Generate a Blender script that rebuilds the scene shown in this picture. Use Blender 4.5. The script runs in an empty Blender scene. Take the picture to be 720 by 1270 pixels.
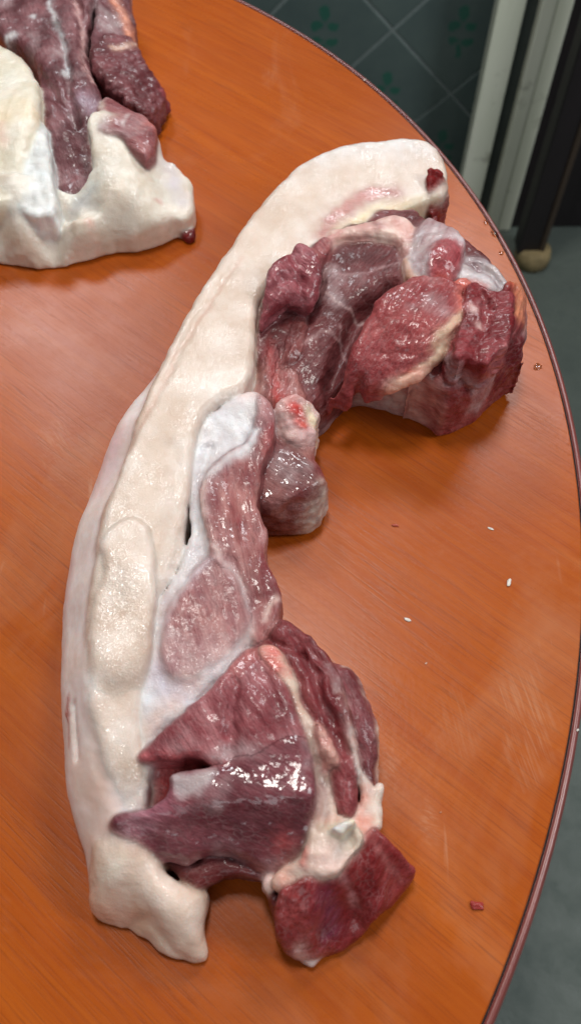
import bpy, math, random
import numpy as np
from mathutils import Vector

random.seed(7)
rng = np.random.default_rng(7)
scene = bpy.context.scene
COL = scene.collection

# ------------------------------------------------------------------ camera
TABLE_Z = 0.75                       # table top height
CAM_H = 0.50                         # camera above the table top
PITCH = math.radians(60.0)           # below the horizon
VFOV = math.radians(62.0)
FPX = 635.0 / math.tan(VFOV / 2)
TX, TY, TR = -1.008 * CAM_H, 0.717 * CAM_H, 1.4206 * CAM_H   # table centre / radius

cam_d = bpy.data.cameras.new('camera')
cam = bpy.data.objects.new('camera', cam_d)
COL.objects.link(cam)
cam.location = (0, 0, TABLE_Z + CAM_H)
cam.rotation_euler = (math.pi / 2 - PITCH, 0, 0)
cam_d.sensor_fit = 'VERTICAL'
cam_d.sensor_height = 24.0
cam_d.angle = VFOV
cam_d.clip_start = 0.02
cam_d.clip_end = 60
cam_d.dof.use_dof = True
cam_d.dof.focus_distance = 0.56
cam_d.dof.aperture_fstop = 4.8
scene.camera = cam

# ------------------------------------------------------------------ light
world = bpy.data.worlds.new('World')
scene.world = world
world.use_nodes = True
bg = world.node_tree.nodes['Background']
bg.inputs[0].default_value = (0.80, 0.90, 1.0, 1)
bg.inputs[1].default_value = 0.08


def area(name, loc, target, sx, sy, power, color):
    d = bpy.data.lights.new(name, 'AREA')
    d.shape = 'RECTANGLE'
    d.size, d.size_y = sx, sy
    d.energy = power
    d.color = color
    o = bpy.data.objects.new(name, d)
    COL.objects.link(o)
    o.location = loc
    o.rotation_euler = (Vector(target) - Vector(loc)).to_track_quat('-Z', 'Y').to_euler()
    return o


area('window_light', (0.80, 2.15, 2.65), (0.05, 0.40, 0.75), 0.7, 0.45, 36, (0.93, 0.97, 1.0))
area('window_light', (-0.80, 2.10, 2.65), (0, 0.40, 0.75), 0.55, 0.40, 19, (0.90, 0.96, 1.0))
area('glint_lamp', (-0.10, 0.80, 2.75), (0.0, 0.35, 0.75), 0.30, 0.42, 20, (1.0, 0.97, 0.91))  # added unseen overhead lamp, placed to give wet glints on the meat
area('wall_fill', (1.5, 0.1, 2.0), (0.30, 1.5, 0.55), 0.6, 0.9, 20, (0.95, 0.98, 1.0))  # added unseen lamp that brightens the tiled wall and frame
area('front_fill', (-0.6, -1.6, 2.3), (0.1, 0.9, 0.75), 1.2, 0.9, 11, (0.92, 0.97, 1.0))  # added fill light from behind the camera

scene.render.engine = 'CYCLES'
scene.view_settings.view_transform = 'Standard'
scene.view_settings.look = 'None'
scene.view_settings.gamma = 1
scene.view_settings.exposure = -0.10
scene.view_settings.use_curve_mapping = False

# ------------------------------------------------------------------ helpers
CP, SP = math.cos(PITCH), math.sin(PITCH)


def at(px, py, z=0.0):
    """photo pixel -> (x, y) on the horizontal plane z metres above the table top"""
    a = (px - 360.0) / FPX
    b = -(py - 635.0) / FPX
    dx, dy, dz = a, CP + b * SP, -SP + b * CP
    t = (z - CAM_H) / dz
    return dx * t, dy * t


def lin(r, g, b):
    out = []
    for c in (r, g, b):
        c /= 255.0
        out.append(c / 12.92 if c <= 0.04045 else ((c + 0.055) / 1.055) ** 2.4)
    return np.array(out)


_perm = rng.permutation(512).astype(np.int64)
_grad = rng.normal(size=(512, 3))
_grad /= np.linalg.norm(_grad, axis=1)[:, None]


def perlin(p):
    """p (n,3) -> n values about -1..1"""
    p = np.asarray(p, dtype=np.float64)
    i = np.floor(p).astype(np.int64)
    f = p - i
    u = f * f * f * (f * (f * 6 - 15) + 10)
    res = np.zeros(len(p))
    for dx in (0, 1):
        hx = _perm[(i[:, 0] + dx) & 511]
        wx = u[:, 0] if dx else 1 - u[:, 0]
        for dy in (0, 1):
            hy = _perm[(hx + i[:, 1] + dy) & 511]
            wy = u[:, 1] if dy else 1 - u[:, 1]
            for dz in (0, 1):
                h = _perm[(hy + i[:, 2] + dz) & 511]
                wz = u[:, 2] if dz else 1 - u[:, 2]
                g = _grad[h]
                d = g[:, 0] * (f[:, 0] - dx) + g[:, 1] * (f[:, 1] - dy) + g[:, 2] * (f[:, 2] - dz)
                res += wx * wy * wz * d
    return res * 1.6


def fbm(p, octs=3, gain=0.5):
    v = np.zeros(len(p))
    a = 1.0
    p = np.asarray(p, dtype=np.float64).copy()
    for _ in range(octs):
        v += a * perlin(p)
        p = p * 2.03 + 11.3
        a *= gain
    return v


def smooth_closed(pts, n=5):
    pts = np.array(pts)
    p0, p1, p2, p3 = np.roll(pts, 1, 0), pts, np.roll(pts, -1, 0), np.roll(pts, -2, 0)
    out = []
    for k in range(n):
        t = k / n
        out.append(0.5 * ((2 * p1) + (-p0 + p2) * t + (2 * p0 - 5 * p1 + 4 * p2 - p3) * t * t
                          + (-p0 + 3 * p1 - 3 * p2 + p3) * t ** 3))
    return np.stack(out, 1).reshape(-1, 2)


def smooth_open(pts, n=6):
    pts = np.array(pts, dtype=float)
    if len(pts) < 3:
        return pts
    e = np.vstack([2 * pts[0] - pts[1], pts, 2 * pts[-1] - pts[-2]])
    out = []
    for i in range(1, len(e) - 2):
        p0, p1, p2, p3 = e[i - 1], e[i], e[i + 1], e[i + 2]
        for k in range(n):
            t = k / n
            out.append(0.5 * ((2 * p1) + (-p0 + p2) * t + (2 * p0 - 5 * p1 + 4 * p2 - p3) * t * t
                              + (-p0 + 3 * p1 - 3 * p2 + p3) * t ** 3))
    out.append(e[-2])
    return np.array(out)


def seg_dist(X, Y, line, closed=False):
    d2 = np.full(X.shape, 1e9)
    n = len(line)
    for i in range(n if closed else n - 1):
        ax, ay = line[i]
        bx, by = line[(i + 1) % n]
        ex, ey = bx - ax, by - ay
        L = ex * ex + ey * ey + 1e-12
        t = np.clip(((X - ax) * ex + (Y - ay) * ey) / L, 0, 1)
        d2 = np.minimum(d2, (X - ax - t * ex) ** 2 + (Y - ay - t * ey) ** 2)
    return np.sqrt(d2)


def poly_sdf(X, Y, poly):
    inside = np.zeros(X.shape, bool)
    n = len(poly)
    for i in range(n):
        ax, ay = poly[i]
        bx, by = poly[(i + 1) % n]
        if ay == by:
            continue
        c = (ay > Y) != (by > Y)
        xi = ax + (Y - ay) / (by - ay) * (bx - ax)
        inside ^= c & (X < xi)
    d = seg_dist(X, Y, poly, True)
    return np.where(inside, -d, d)


def height_field(X, Y, hp):
    """smooth surface through control points [(x, y, z)]"""
    hp = np.array(hp, dtype=float)
    if len(hp) == 1:
        return np.full(X.shape, hp[0, 2])
    s = 0.02
    def phi(r):
        return np.sqrt(r * r + s * s)
    n = len(hp)
    R = np.hypot(hp[:, None, 0] - hp[None, :, 0], hp[:, None, 1] - hp[None, :, 1])
    A = np.zeros((n + 1, n + 1))
    A[:n, :n] = phi(R)
    A[:n, n] = A[n, :n] = 1
    w = np.linalg.lstsq(A, np.append(hp[:, 2], 0), rcond=None)[0]
    H = np.full(X.shape, w[n])
    for i in range(n):
        H = H + w[i] * phi(np.hypot(X - hp[i, 0], Y - hp[i, 1]))
    return H


def rint(a, b, r):
    """rounded intersection of two distance fields"""
    return np.minimum(np.maximum(a, b), -r) + np.hypot(np.maximum(a + r, 0), np.maximum(b + r, 0))


def surface_nets(F, o, h):
    nx, ny, nz = F.shape
    S = F < 0
    cnt = np.zeros((nx - 1, ny - 1, nz - 1), np.int8)
    for a in (0, 1):
        for b in (0, 1):
            for c in (0, 1):
                cnt += S[a:nx - 1 + a, b:ny - 1 + b, c:nz - 1 + c]
    act = (cnt > 0) & (cnt < 8)
    I = np.argwhere(act)
    idx = np.full(act.shape, -1, np.int32)
    idx[act] = np.arange(len(I))
    corners = np.array([(a, b, c) for a in (0, 1) for b in (0, 1) for c in (0, 1)])
    vals = np.stack([F[I[:, 0] + c[0], I[:, 1] + c[1], I[:, 2] + c[2]] for c in corners], 1)
    P = np.zeros((len(I), 3))
    N = np.zeros(len(I))
    for i in range(8):
        for j in range(i + 1, 8):
            if np.abs(corners[i] - corners[j]).sum() != 1:
                continue
            vi, vj = vals[:, i], vals[:, j]
            m = (vi < 0) != (vj < 0)
            t = np.where(m, vi / np.where(m, vi - vj, 1), 0)
            P += np.where(m[:, None], corners[i] + t[:, None] * (corners[j] - corners[i]), 0)
            N += m
    V = (I + P / N[:, None]) * h + o
    quads = []
    for ax in range(3):
        sl0 = [slice(1, -1)] * 3
        sl1 = [slice(1, -1)] * 3
        sl0[ax] = slice(0, -1)
        sl1[ax] = slice(1, None)
        A, B = S[tuple(sl0)], S[tuple(sl1)]
        E = np.argwhere(A != B)
        if not len(E):
            continue
        s = A[E[:, 0], E[:, 1], E[:, 2]]
        E = E + np.array([1 if k != ax else 0 for k in range(3)])
        u, v = [(1, 2), (2, 0), (0, 1)][ax]
        def cell(du, dv):
            q = E.copy()
            q[:, u] -= du
            q[:, v] -= dv
            return idx[q[:, 0], q[:, 1], q[:, 2]]
        Q = np.stack([cell(1, 1), cell(0, 1), cell(0, 0), cell(1, 0)], 1)
        Q[~s] = Q[~s][:, ::-1]
        quads.append(Q)
    return V, np.vstack(quads)


def vnormals(V, Q):
    n = np.cross(V[Q[:, 2]] - V[Q[:, 0]], V[Q[:, 3]] - V[Q[:, 1]])
    out = np.zeros_like(V)
    for k in range(4):
        for c in range(3):
            out[:, c] += np.bincount(Q[:, k], n[:, c], len(V))
    return out / (np.linalg.norm(out, axis=1)[:, None] + 1e-12)


def link(name, mesh, mat, parent=None, label=None, cat=None, group=None, kind=None):
    o = bpy.data.objects.new(name, mesh)
    COL.objects.link(o)
    if mat is not None and not mesh.materials:
        mesh.materials.append(mat)
    if parent is not None:
        o.parent = parent
    tag(o, label, cat, group, kind)
    return o


def tag(o, label=None, cat=None, group=None, kind=None):
    for k, v in (('label', label), ('category', cat), ('group', group), ('kind', kind)):
        if v:
            o[k] = v


def np_mesh(name, V, Q, smooth=True):
    me = bpy.data.meshes.new(name)
    k = Q.shape[1]
    me.vertices.add(len(V))
    me.vertices.foreach_set('co', np.ascontiguousarray(V, np.float32).ravel())
    me.loops.add(Q.size)
    me.loops.foreach_set('vertex_index', Q.astype(np.int32).ravel())
    me.polygons.add(len(Q))
    me.polygons.foreach_set('loop_start', np.arange(0, Q.size, k, dtype=np.int32))
    if smooth:
        me.polygons.foreach_set('use_smooth', np.ones(len(Q), bool))
    me.update()
    return me


# ------------------------------------------------------------------ materials
class NT:
    def __init__(self, name):
        self.m = bpy.data.materials.new(name)
        self.m.use_nodes = True
        self.t = self.m.node_tree
        self.b = self.t.nodes['Principled BSDF']

    def n(self, typ, **kw):
        x = self.t.nodes.new(typ)
        for k, v in kw.items():
            if k in x.bl_rna.properties:
                setattr(x, k, v)
        return x

    def put(self, sock, v):
        if hasattr(v, 'is_output'):
            self.t.links.new(v, sock)
        else:
            sock.default_value = v

    def noise(self, vec, scale, detail=4, rough=0.55, dist=0.0):
        x = self.n('ShaderNodeTexNoise')
        self.put(x.inputs['Vector'], vec)
        x.inputs['Scale'].default_value = scale
        x.inputs['Detail'].default_value = detail
        x.inputs['Roughness'].default_value = rough
        x.inputs['Distortion'].default_value = dist
        return x.outputs['Fac']

    def mapping(self, vec, scale=(1, 1, 1), rot=(0, 0, 0), loc=(0, 0, 0)):
        x = self.n('ShaderNodeMapping')
        self.put(x.inputs['Vector'], vec)
        x.inputs['Scale'].default_value = scale
        x.inputs['Rotation'].default_value = rot
        x.inputs['Location'].default_value = loc
        return x.outputs[0]

    def ramp(self, v, a, b, c0=0.0, c1=1.0):
        x = self.n('ShaderNodeMapRange')
        self.put(x.inputs[0], v)
        x.inputs[1].default_value, x.inputs[2].default_value = a, b
        x.inputs[3].default_value, x.inputs[4].default_value = c0, c1
        return x.outputs[0]

    def math(self, op, a, b=0.0):
        x = self.n('ShaderNodeMath', operation=op)
        self.put(x.inputs[0], a)
        self.put(x.inputs[1], b)
        return x.outputs[0]

    def mix(self, f, a, b, mode='MIX'):
        x = self.n('ShaderNodeMix', data_type='RGBA', blend_type=mode)
        self.put(x.inputs[0], f)
        for s, v in ((x.inputs[6], a), (x.inputs[7], b)):
            if hasattr(v, 'is_output'):
                self.t.links.new(v, s)
            else:
                s.default_value = (v[0], v[1], v[2], 1)
        return x.outputs[2]

    def bump(self, h, strength, dist, normal=None):
        x = self.n('ShaderNodeBump')
        x.inputs['Strength'].default_value = strength
        x.inputs['Distance'].default_value = dist
        self.put(x.inputs['Height'], h)
        if normal is not None:
            self.put(x.inputs['Normal'], normal)
        return x.outputs[0]

    def attr(self, name):
        return self.n('ShaderNodeAttribute', attribute_name=name)

    def obj(self):
        return self.n('ShaderNodeTexCoord').outputs['Object']

    def set(self, **kw):
        for k, v in kw.items():
            self.put(self.b.inputs[k.replace('_', ' ')], v)


def tissue_material():
    """wet raw tissue: 'col' is its pigment, 'par' = (fat 0..1, rind 0..1, wetness)"""
    t = NT('raw_tissue')
    col = t.attr('col').outputs['Color']
    fib = t.attr('fib').outputs['Vector']
    sp = t.n('ShaderNodeSeparateXYZ')
    t.put(sp.inputs[0], t.attr('par').outputs['Vector'])
    fat, rind, wet = sp.outputs[0], sp.outputs[1], sp.outputs[2]
    lean = t.math('SUBTRACT', 1.0, fat)
    o = t.obj()
    grain = t.noise(t.mapping(fib, (110, 640, 640)), 1.0, 3, 0.6, 0.4)     # muscle fibres
    fine = t.noise(o, 1000, 2, 0.6)
    mid = t.noise(o, 190, 3, 0.62)
    big = t.noise(o, 55, 4, 0.6)
    # pale connective web between fibre bundles
    v = t.n('ShaderNodeTexVoronoi', feature='DISTANCE_TO_EDGE')
    wv = t.n('ShaderNodeVectorMath', operation='ADD')
    t.put(wv.inputs[0], t.mapping(fib, (120, 330, 330)))
    nz = t.n('ShaderNodeTexNoise')
    t.put(nz.inputs['Vector'], o)
    nz.inputs['Scale'].default_value = 230
    t.put(wv.inputs[1], nz.outputs['Color'])
    t.put(v.inputs['Vector'], wv.outputs[0])
    v.inputs['Scale'].default_value = 1.0
    web = t.ramp(v.outputs['Distance'], 0.0, 0.10, 1.0, 0.0)
    web = t.math('MULTIPLY', web, t.ramp(t.noise(o, 48, 4), 0.44, 0.68, 0.0, 0.16))
    cm = t.mix(t.ramp(grain, 0.32, 0.70), t.mix(1.0, col, (0.70, 0.60, 0.61), 'MULTIPLY'),
               t.mix(1.0, col, (1.30, 1.30, 1.28), 'MULTIPLY'))
    cm = t.mix(t.ramp(mid, 0.35, 0.7, 0, 0.6), cm, t.mix(1.0, col, (1.12, 0.80, 0.80), 'MULTIPLY'))
    cm = t.mix(web, cm, (0.60, 0.47, 0.45))
    cf = t.mix(t.ramp(big, 0.35, 0.68), t.mix(1.0, col, (1.04, 1.04, 1.05), 'MULTIPLY'),
               t.mix(1.0, col, (0.96, 0.90, 0.85), 'MULTIPLY'))
    cf = t.mix(t.ramp(mid, 0.5, 0.75, 0, 0.35), cf, t.mix(1.0, col, (0.93, 0.86, 0.80), 'MULTIPLY'))
    t.set(Base_Color=t.mix(fat, cm, cf))
    hm = t.math('ADD', t.math('ADD', t.math('MULTIPLY', grain, 0.75), t.math('MULTIPLY', fine, 0.3)), t.math('MULTIPLY', mid, 0.7))
    hf = t.math('ADD', t.math('MULTIPLY', mid, 0.35), t.math('MULTIPLY', fine, 0.28))
    h = t.math('ADD', t.math('MULTIPLY', hm, lean), t.math('MULTIPLY', hf, t.math('MULTIPLY', fat, t.math('SUBTRACT', 1.0, t.math('MULTIPLY', rind, 0.75)))))
    t.set(Normal=t.bump(h, 0.85, 0.0011))
    rg = t.ramp(t.noise(o, 70, 4, 0.6), 0.3, 0.7, 0.30, 0.52)
    t.set(Roughness=t.math('ADD', rg, t.math('MULTIPLY', rind, 0.10)))
    t.set(Subsurface_Weight=t.math('MULTIPLY', fat, 0.38), Specular_IOR_Level=t.math('ADD', 0.22, t.math('MULTIPLY', fat, 0.2)))
    t.b.inputs['Subsurface Radius'].default_value = (1.0, 0.45, 0.34)
    t.b.inputs['Subsurface Scale'].default_value = 0.0045
    t.set(Coat_Weight=t.math('MULTIPLY', wet, t.ramp(t.noise(o, 34, 4, 0.6), 0.40, 0.64, 0.10, 1.0)))
    t.set(Coat_Roughness=t.math('SUBTRACT', 0.21, t.math('MULTIPLY', wet, 0.13)))
    t.b.inputs['Coat IOR'].default_value = 1.65
    t.put(t.b.inputs['Coat Normal'], t.bump(t.math('ADD', t.math('MULTIPLY', t.noise(o, 560, 1, 0.5), t.math('ADD', t.math('MULTIPLY', t.math('SUBTRACT', fat, rind), 1.7), 0.25)), t.math('MULTIPLY', t.noise(o, 125, 2), 1.8)), 0.42, 0.0011))
    return t.m


M_TISSUE = tissue_material()
M_MUSCLE = 'lean'
M_FAT = 'fat'
M_FASCIA = 'fascia'
M_RIND = 'rind'

# ------------------------------------------------------------------ tissue pieces
FATC = lin(208, 186, 170)
FATW = lin(223, 208, 197)
CREAM = lin(232, 214, 180)
WHITE = lin(226, 226, 228)
BLUEW = lin(198, 190, 192)
PINKW = lin(228, 196, 190)
RED = lin(186, 60, 52)
BLOOD = lin(140, 24, 26)
DARK = lin(112, 52, 58)
DARKER = lin(92, 40, 46)
MID = lin(146, 78, 84)
PURPLE = lin(140, 84, 94)
PINK = lin(172, 92, 94)
PALE = lin(196, 152, 150)
SILVER = lin(186, 172, 172)


def crop(pts, ox, oy, s):
    return [(ox + p[0] * s, oy + p[1] * s) + tuple(p[2:]) for p in pts]


def W(pts, z):
    return [at(p[0], p[1], p[2] if len(p) > 2 else z) for p in pts]


PIECE_N = [0]


class Body:
    """one joint of meat: all its lumps are blended into one wet surface, then cut up again part by part"""

    def __init__(self, root, x0, x1, y0, y1, z1, h):
        self.root, self.h = root, h
        self.o = np.array([x0, y0, -0.006])
        self.n = [int((x1 - x0) / h), int((y1 - y0) / h), int((z1 + 0.006) / h)]
        self.G = np.full(self.n, 0.05, np.float32)
        self.items = []

    def piece(self, name, outline, zo, hp=None, base=0.0, r=0.010, rb=0.006, draft=0.0, fib=0.0, col=MID, pale=None,
              amp=1.0, mat=None, label=None, paint=(), grooves=(), warp=1.0, film=0.0, var=1.0, k=0.003, wet=None, planes=None, carve=(), cleft=0.35, thick=None, soft=0.0009):
        """a lump of tissue: traced outline at height zo, upper surface through hp, closed down to base"""
        PIECE_N[0] += 1
        seed = PIECE_N[0] * 7.31
        h = self.h
        poly = smooth_closed(np.array(W(outline, zo)))
        hpw = [(0, 0, zo)] if hp is None else [(*at(x, y, z), z) for x, y, z in hp]
        pad = 0.010 + abs(draft) * max(zo, 0.03)
        lo, hi = poly.min(0) - pad, poly.max(0) + pad
        i0 = np.maximum(np.floor((lo - self.o[:2]) / h).astype(int), 0)
        i1 = np.minimum(np.ceil((hi - self.o[:2]) / h).astype(int), self.n[:2])
        xs = self.o[0] + np.arange(i0[0], i1[0]) * h
        ys = self.o[1] + np.arange(i0[1], i1[1]) * h
        X, Y = np.meshgrid(xs, ys, indexing='ij')
        pts = np.stack([X.ravel(), Y.ravel(), np.full(X.size, seed)], 1)
        wx = (perlin(pts * [55, 55, 1]) * 0.0020 + perlin(pts * [150, 150, 1]) * 0.0009) * warp
        wy = (perlin(pts * [55, 55, 1] + 31) * 0.0020 + perlin(pts * [150, 150, 1] + 57) * 0.0009) * warp
        XW, YW = X + wx.reshape(X.shape), Y + wy.reshape(X.shape)
        D = poly_sdf(XW, YW, poly)
        if planes:                      # flat knife cuts meeting in ridges
            H = np.full(X.shape, 1.0)
            for tri in planes:
                q = np.array([(*at(x, y, z), z) for x, y, z in tri])
                nn = np.cross(q[1] - q[0], q[2] - q[0])
                pz = q[0, 2] - (nn[0] * (X - q[0, 0]) + nn[1] * (Y - q[0, 1])) / nn[2]
                hs = np.maximum(0.002 - np.abs(H - pz), 0) / 0.002
                H = np.minimum(H, pz) - hs * hs * 0.0005
        else:
            H = height_field(X, Y, hpw)
        for gp, gw, gd in grooves:
            d = seg_dist(XW, YW, smooth_open(W(gp, zo)))
            H = H - gd * np.exp(-(d / gw) ** 2)
        H = np.maximum(H, base + 0.003)
        hmax = H[D < 0.01].max() + 0.010
        k0 = max(int((base - 0.010 - self.o[2]) / h), 0)
        k1 = min(int((hmax - self.o[2]) / h) + 1, self.n[2])
        zs = self.o[2] + np.arange(k0, k1) * h
        Z = zs[None, None, :].astype(np.float32)
        gx, gy = np.gradient(H, h)
        sc = (1 / np.sqrt(1 + np.minimum(gx * gx + gy * gy, 4))).astype(np.float32)
        a = D[:, :, None].astype(np.float32) + np.float32(draft) * (Z - np.float32(zo))
        F = rint(a, (Z - H[:, :, None].astype(np.float32)) * sc[:, :, None], np.float32(r))
        bot = np.full(H.shape, base) if thick is None else np.maximum(H - thick, base)
        F = rint(F, (bot[:, :, None] - Z).astype(np.float32) * (sc[:, :, None] if thick else 1), np.float32(rb)).astype(np.float32)
        sl = (slice(i0[0], i1[0]), slice(i0[1], i1[1]), slice(k0, k1))
        g = self.G[sl]
        for cp, cz0, cz1 in carve:      # hollow of everything built so far
            cd = poly_sdf(XW, YW, smooth_closed(np.array(W(cp, (cz0 + cz1) / 2))))[:, :, None].astype(np.float32)
            c = rint(rint(cd + 0 * Z, Z - np.float32(cz1), .003), np.float32(cz0) - Z, .003)
            np.maximum(g, -c, out=g)
        kk = np.float32(k)
        hh = np.maximum(kk - np.abs(g - F), 0) / kk
        self.G[sl] = np.minimum(g, F) - hh * hh * kk * 0.25
        self.items.append(dict(name=name, F=F, lo=np.array([i0[0], i0[1], k0]), zo=zo, base=base, fib=fib, col=np.asarray(col),
                               pale=pale, amp=amp, mat=mat or 'lean', label=label, paint=paint, film=film, var=var, seed=seed, wet=wet, cleft=cleft, soft=soft))

    def colour(self, it, V, FB):
        seed, zo = it['seed'], it['zo']
        flesh = np.array([0.70, 0.56, 0.52]) if it['mat'] == 'lean' else 1.0
        C = np.tile(it['col'] * flesh, (len(V), 1))
        n1 = fbm(V * 38 + seed, 3)
        n2 = fbm(FB * [35, 150, 150] + seed, 3) if it['mat'] in ('lean', 'fascia') else fbm(V * 55 + seed, 3)
        if it['pale'] is not None:
            k = np.clip(0.42 + 0.55 * n2 + 0.5 * n1, 0, 1)[:, None]
            C = C * (1 - k) + np.asarray(it['pale']) * flesh * k
        C = C * (1 + it['var'] * 0.20 * np.clip(n1, -1, 1))[:, None]
        if it['film'] > 0:                        # thin silvery membrane left on the surface
            k = np.clip(fbm(V * 26 + seed + 5, 4) * 1.5 + it['film'] - 0.55, 0, 1)[:, None] * 0.55
            C = C * (1 - k) + SILVER * k
        wxx = perlin(V * 90 + seed + 3) * 0.0026 + perlin(V * 260 + seed) * 0.0012
        wyy = perlin(V * 90 + seed + 9) * 0.0026 + perlin(V * 260 + seed + 2) * 0.0012
        for pt in it['paint']:
            pl, pw, pc = pt[0], pt[1], pt[2]
            ps = pt[3] if len(pt) > 3 else 1.0
            if len(pt) > 4 and pt[4] == 'fill':
                d = poly_sdf(V[:, 0] + wxx, V[:, 1] + wyy, smooth_closed(np.array(W(pl, zo))))
                k = np.clip(0.5 - d / pw, 0, 1)
            else:
                ln = np.array(W(pl, zo))
                if len(ln) > 2:
                    ln = smooth_open(ln)
                elif len(ln) == 1:
                    ln = np.vstack([ln, ln + 1e-5])
                d = seg_dist(V[:, 0] + wxx, V[:, 1] + wyy, ln)
                k = np.exp(-(d / pw) ** 2 * 1.2) * (0.8 + 0.35 * n2)
            k = np.clip(k * ps, 0, 1)[:, None]
            C = C * (1 - k) + np.asarray(pc) * k
        return np.clip(C, 0.004, 0.92)

    def finish(self):
        h, o = self.h, self.o
        V, Q = surface_nets(self.G, o, h)
        N = vnormals(V, Q)
        U = (V - o) / h
        n = len(V)
        best = np.full(n, 1.0, np.float32)
        who = np.zeros(n, np.int32)
        vals = []
        for i, it in enumerate(self.items):
            F = it['F']
            u = U - it['lo']
            ok = np.all((u >= 0) & (u < np.array(F.shape) - 1.001), 1)
            f = np.full(n, 1.0, np.float32)
            q = u[ok]
            b = q.astype(int)
            t = q - b
            acc = 0
            for a in (0, 1):
                for c in (0, 1):
                    for e in (0, 1):
                        w = (t[:, 0] if a else 1 - t[:, 0]) * (t[:, 1] if c else 1 - t[:, 1]) * (t[:, 2] if e else 1 - t[:, 2])
                        acc = acc + w * F[b[:, 0] + a, b[:, 1] + c, b[:, 2] + e]
            f[ok] = acc
            vals.append(f)
            m = f < best
            best[m] = f[m]
            who[m] = i
            it['F'] = None
        # displacement
        amp = np.array([it['amp'] for it in self.items])
        A = np.zeros(n)
        S = np.zeros(n)
        Cc = np.zeros((n, 3))
        FBs = np.zeros((n, 3))
        par = np.zeros((n, 3))
        for i, it in enumerate(self.items):
            w = np.exp(-(vals[i] - best) / it['soft'])
            s = w > 0.02
            if not s.any():
                continue
            v = V[s]
            ca, sa = math.cos(it['fib']), math.sin(it['fib'])
            FB = np.stack([v[:, 0] * ca + v[:, 1] * sa, -v[:, 0] * sa + v[:, 1] * ca, v[:, 2]], 1)
            C = self.colour(it, v, FB)
            ws = w[s]
            Cc[s] += C * ws[:, None]
            S[s] += ws
            A[s] += ws * it['amp'] * perlin(FB * [60, 240, 240] + it['seed']) * (0.00055 if it['mat'] == 'lean' else 0.0)
            A[s] += ws * it['amp'] * (perlin(v * 42 + it['seed']) * 0.0010 + perlin(v * 120 + 5) * 0.00065 + perlin(v * 300) * 0.0003)
            mt_ = it['mat']
            if mt_ == 'lean':            # bundles part along shallow clefts
                rp_ = perlin(FB * [22, 75, 75] + it['seed'] * 2)
                A[s] -= ws * it['cleft'] * 0.0019 * np.exp(-(rp_ / 0.06) ** 2) * np.clip(perlin(v * 30 + it['seed']) * 1.6 + 0.55, 0, 1)
            wet = it['wet'] if it['wet'] is not None else {'lean': .42, 'fat': .95, 'fascia': .65, 'rind': .15}[mt_]
            par[s, 1] += ws * (1.0 if mt_ == 'rind' else 0.0)
            par[s, 2] += ws * wet
            own = s & (who == i)
            FBs[own] = FB[(who[s] == i)]
        Cc /= S[:, None]
        par /= S[:, None]
        par[:, 0] = np.clip((Cc[:, 1] - 0.17) / 0.22, 0, 1)
        up = np.clip(V[:, 2] / 0.006, 0, 1)          # keep the contact face flat
        V = V + N * (A / S * up)[:, None]
        V[:, 2] = np.maximum(V[:, 2], 0.0006)
        N = vnormals(V, Q)
        loc = np.array(self.root.location) - np.array([0, 0, TABLE_Z])
        fw = np.stack([vals[i] for i in range(len(self.items))], 1)
        fid = who[Q[:, 0]]
        mixed = ~np.all(who[Q] == fid[:, None], 1)
        fid[mixed] = fw[Q[mixed]].sum(1).argmin(1)
        for i, it in enumerate(self.items):
            q = Q[fid == i]
            if len(q) < 30:
                print('PART NOT VISIBLE', it['name'], len(q))
                continue
            ids, inv = np.unique(q, return_inverse=True)
            me = np_mesh(it['name'], V[ids] - loc, inv.reshape(q.shape))
            ca_ = me.color_attributes.new('col', 'FLOAT_COLOR', 'POINT')
            ca_.data.foreach_set('color', np.hstack([Cc[ids], np.ones((len(ids), 1))]).astype(np.float32).ravel())
            for nm, arr in (('fib', FBs), ('par', par)):
                fa = me.attributes.new(nm, 'FLOAT_VECTOR', 'POINT')
                fa.data.foreach_set('vector', arr[ids].astype(np.float32).ravel())
            me.normals_split_custom_set_from_vertices(N[ids].astype(np.float32))
            link(it['name'], me, M_TISSUE, self.root, it['label'])


def empty(name, loc, label, cat, group=None):
    o = bpy.data.objects.new(name, None)
    COL.objects.link(o)
    o.location = loc
    o.empty_display_size = 0.05
    tag(o, label, cat, group)
    return o


# ------------------------------------------------------------------ the setting
def box_mesh(name, x0, x1, y0, y1, z0, z1, bev=0.0):
    import bmesh
    bm = bmesh.new()
    bmesh.ops.create_cube(bm, size=1)
    for v in bm.verts:
        v.co = ((x0 + x1) / 2 + v.co.x * (x1 - x0), (y0 + y1) / 2 + v.co.y * (y1 - y0), (z0 + z1) / 2 + v.co.z * (z1 - z0))
    if bev:
        bmesh.ops.bevel(bm, geom=bm.edges[:], offset=bev, segments=3, affect='EDGES', profile=0.5)
    me = bpy.data.meshes.new(name)
    bm.to_mesh(me)
    bm.free()
    return me


def lathe(name, prof, n=128, cap_bottom=False, cap_top=False):
    V, Q = [], []
    m = len(prof)
    for i in range(n):
        a = 2 * math.pi * i / n
        for r, z in prof:
            V.append((r * math.cos(a), r * math.sin(a), z))
    for i in range(n):
        j = (i + 1) % n
        for k in range(m - 1):
            Q.append((i * m + k, j * m + k, j * m + k + 1, i * m + k + 1))
    me = bpy.data.meshes.new(name)
    F = [tuple(q) for q in Q]
    if cap_top:
        F.append(tuple(i * m + m - 1 for i in range(n)))
    if cap_bottom:
        F.append(tuple(reversed([i * m for i in range(n)])))
    me.from_pydata(V, [], F)
    for p in me.polygons:
        p.use_smooth = len(p.vertices) == 4
    return me


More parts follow.
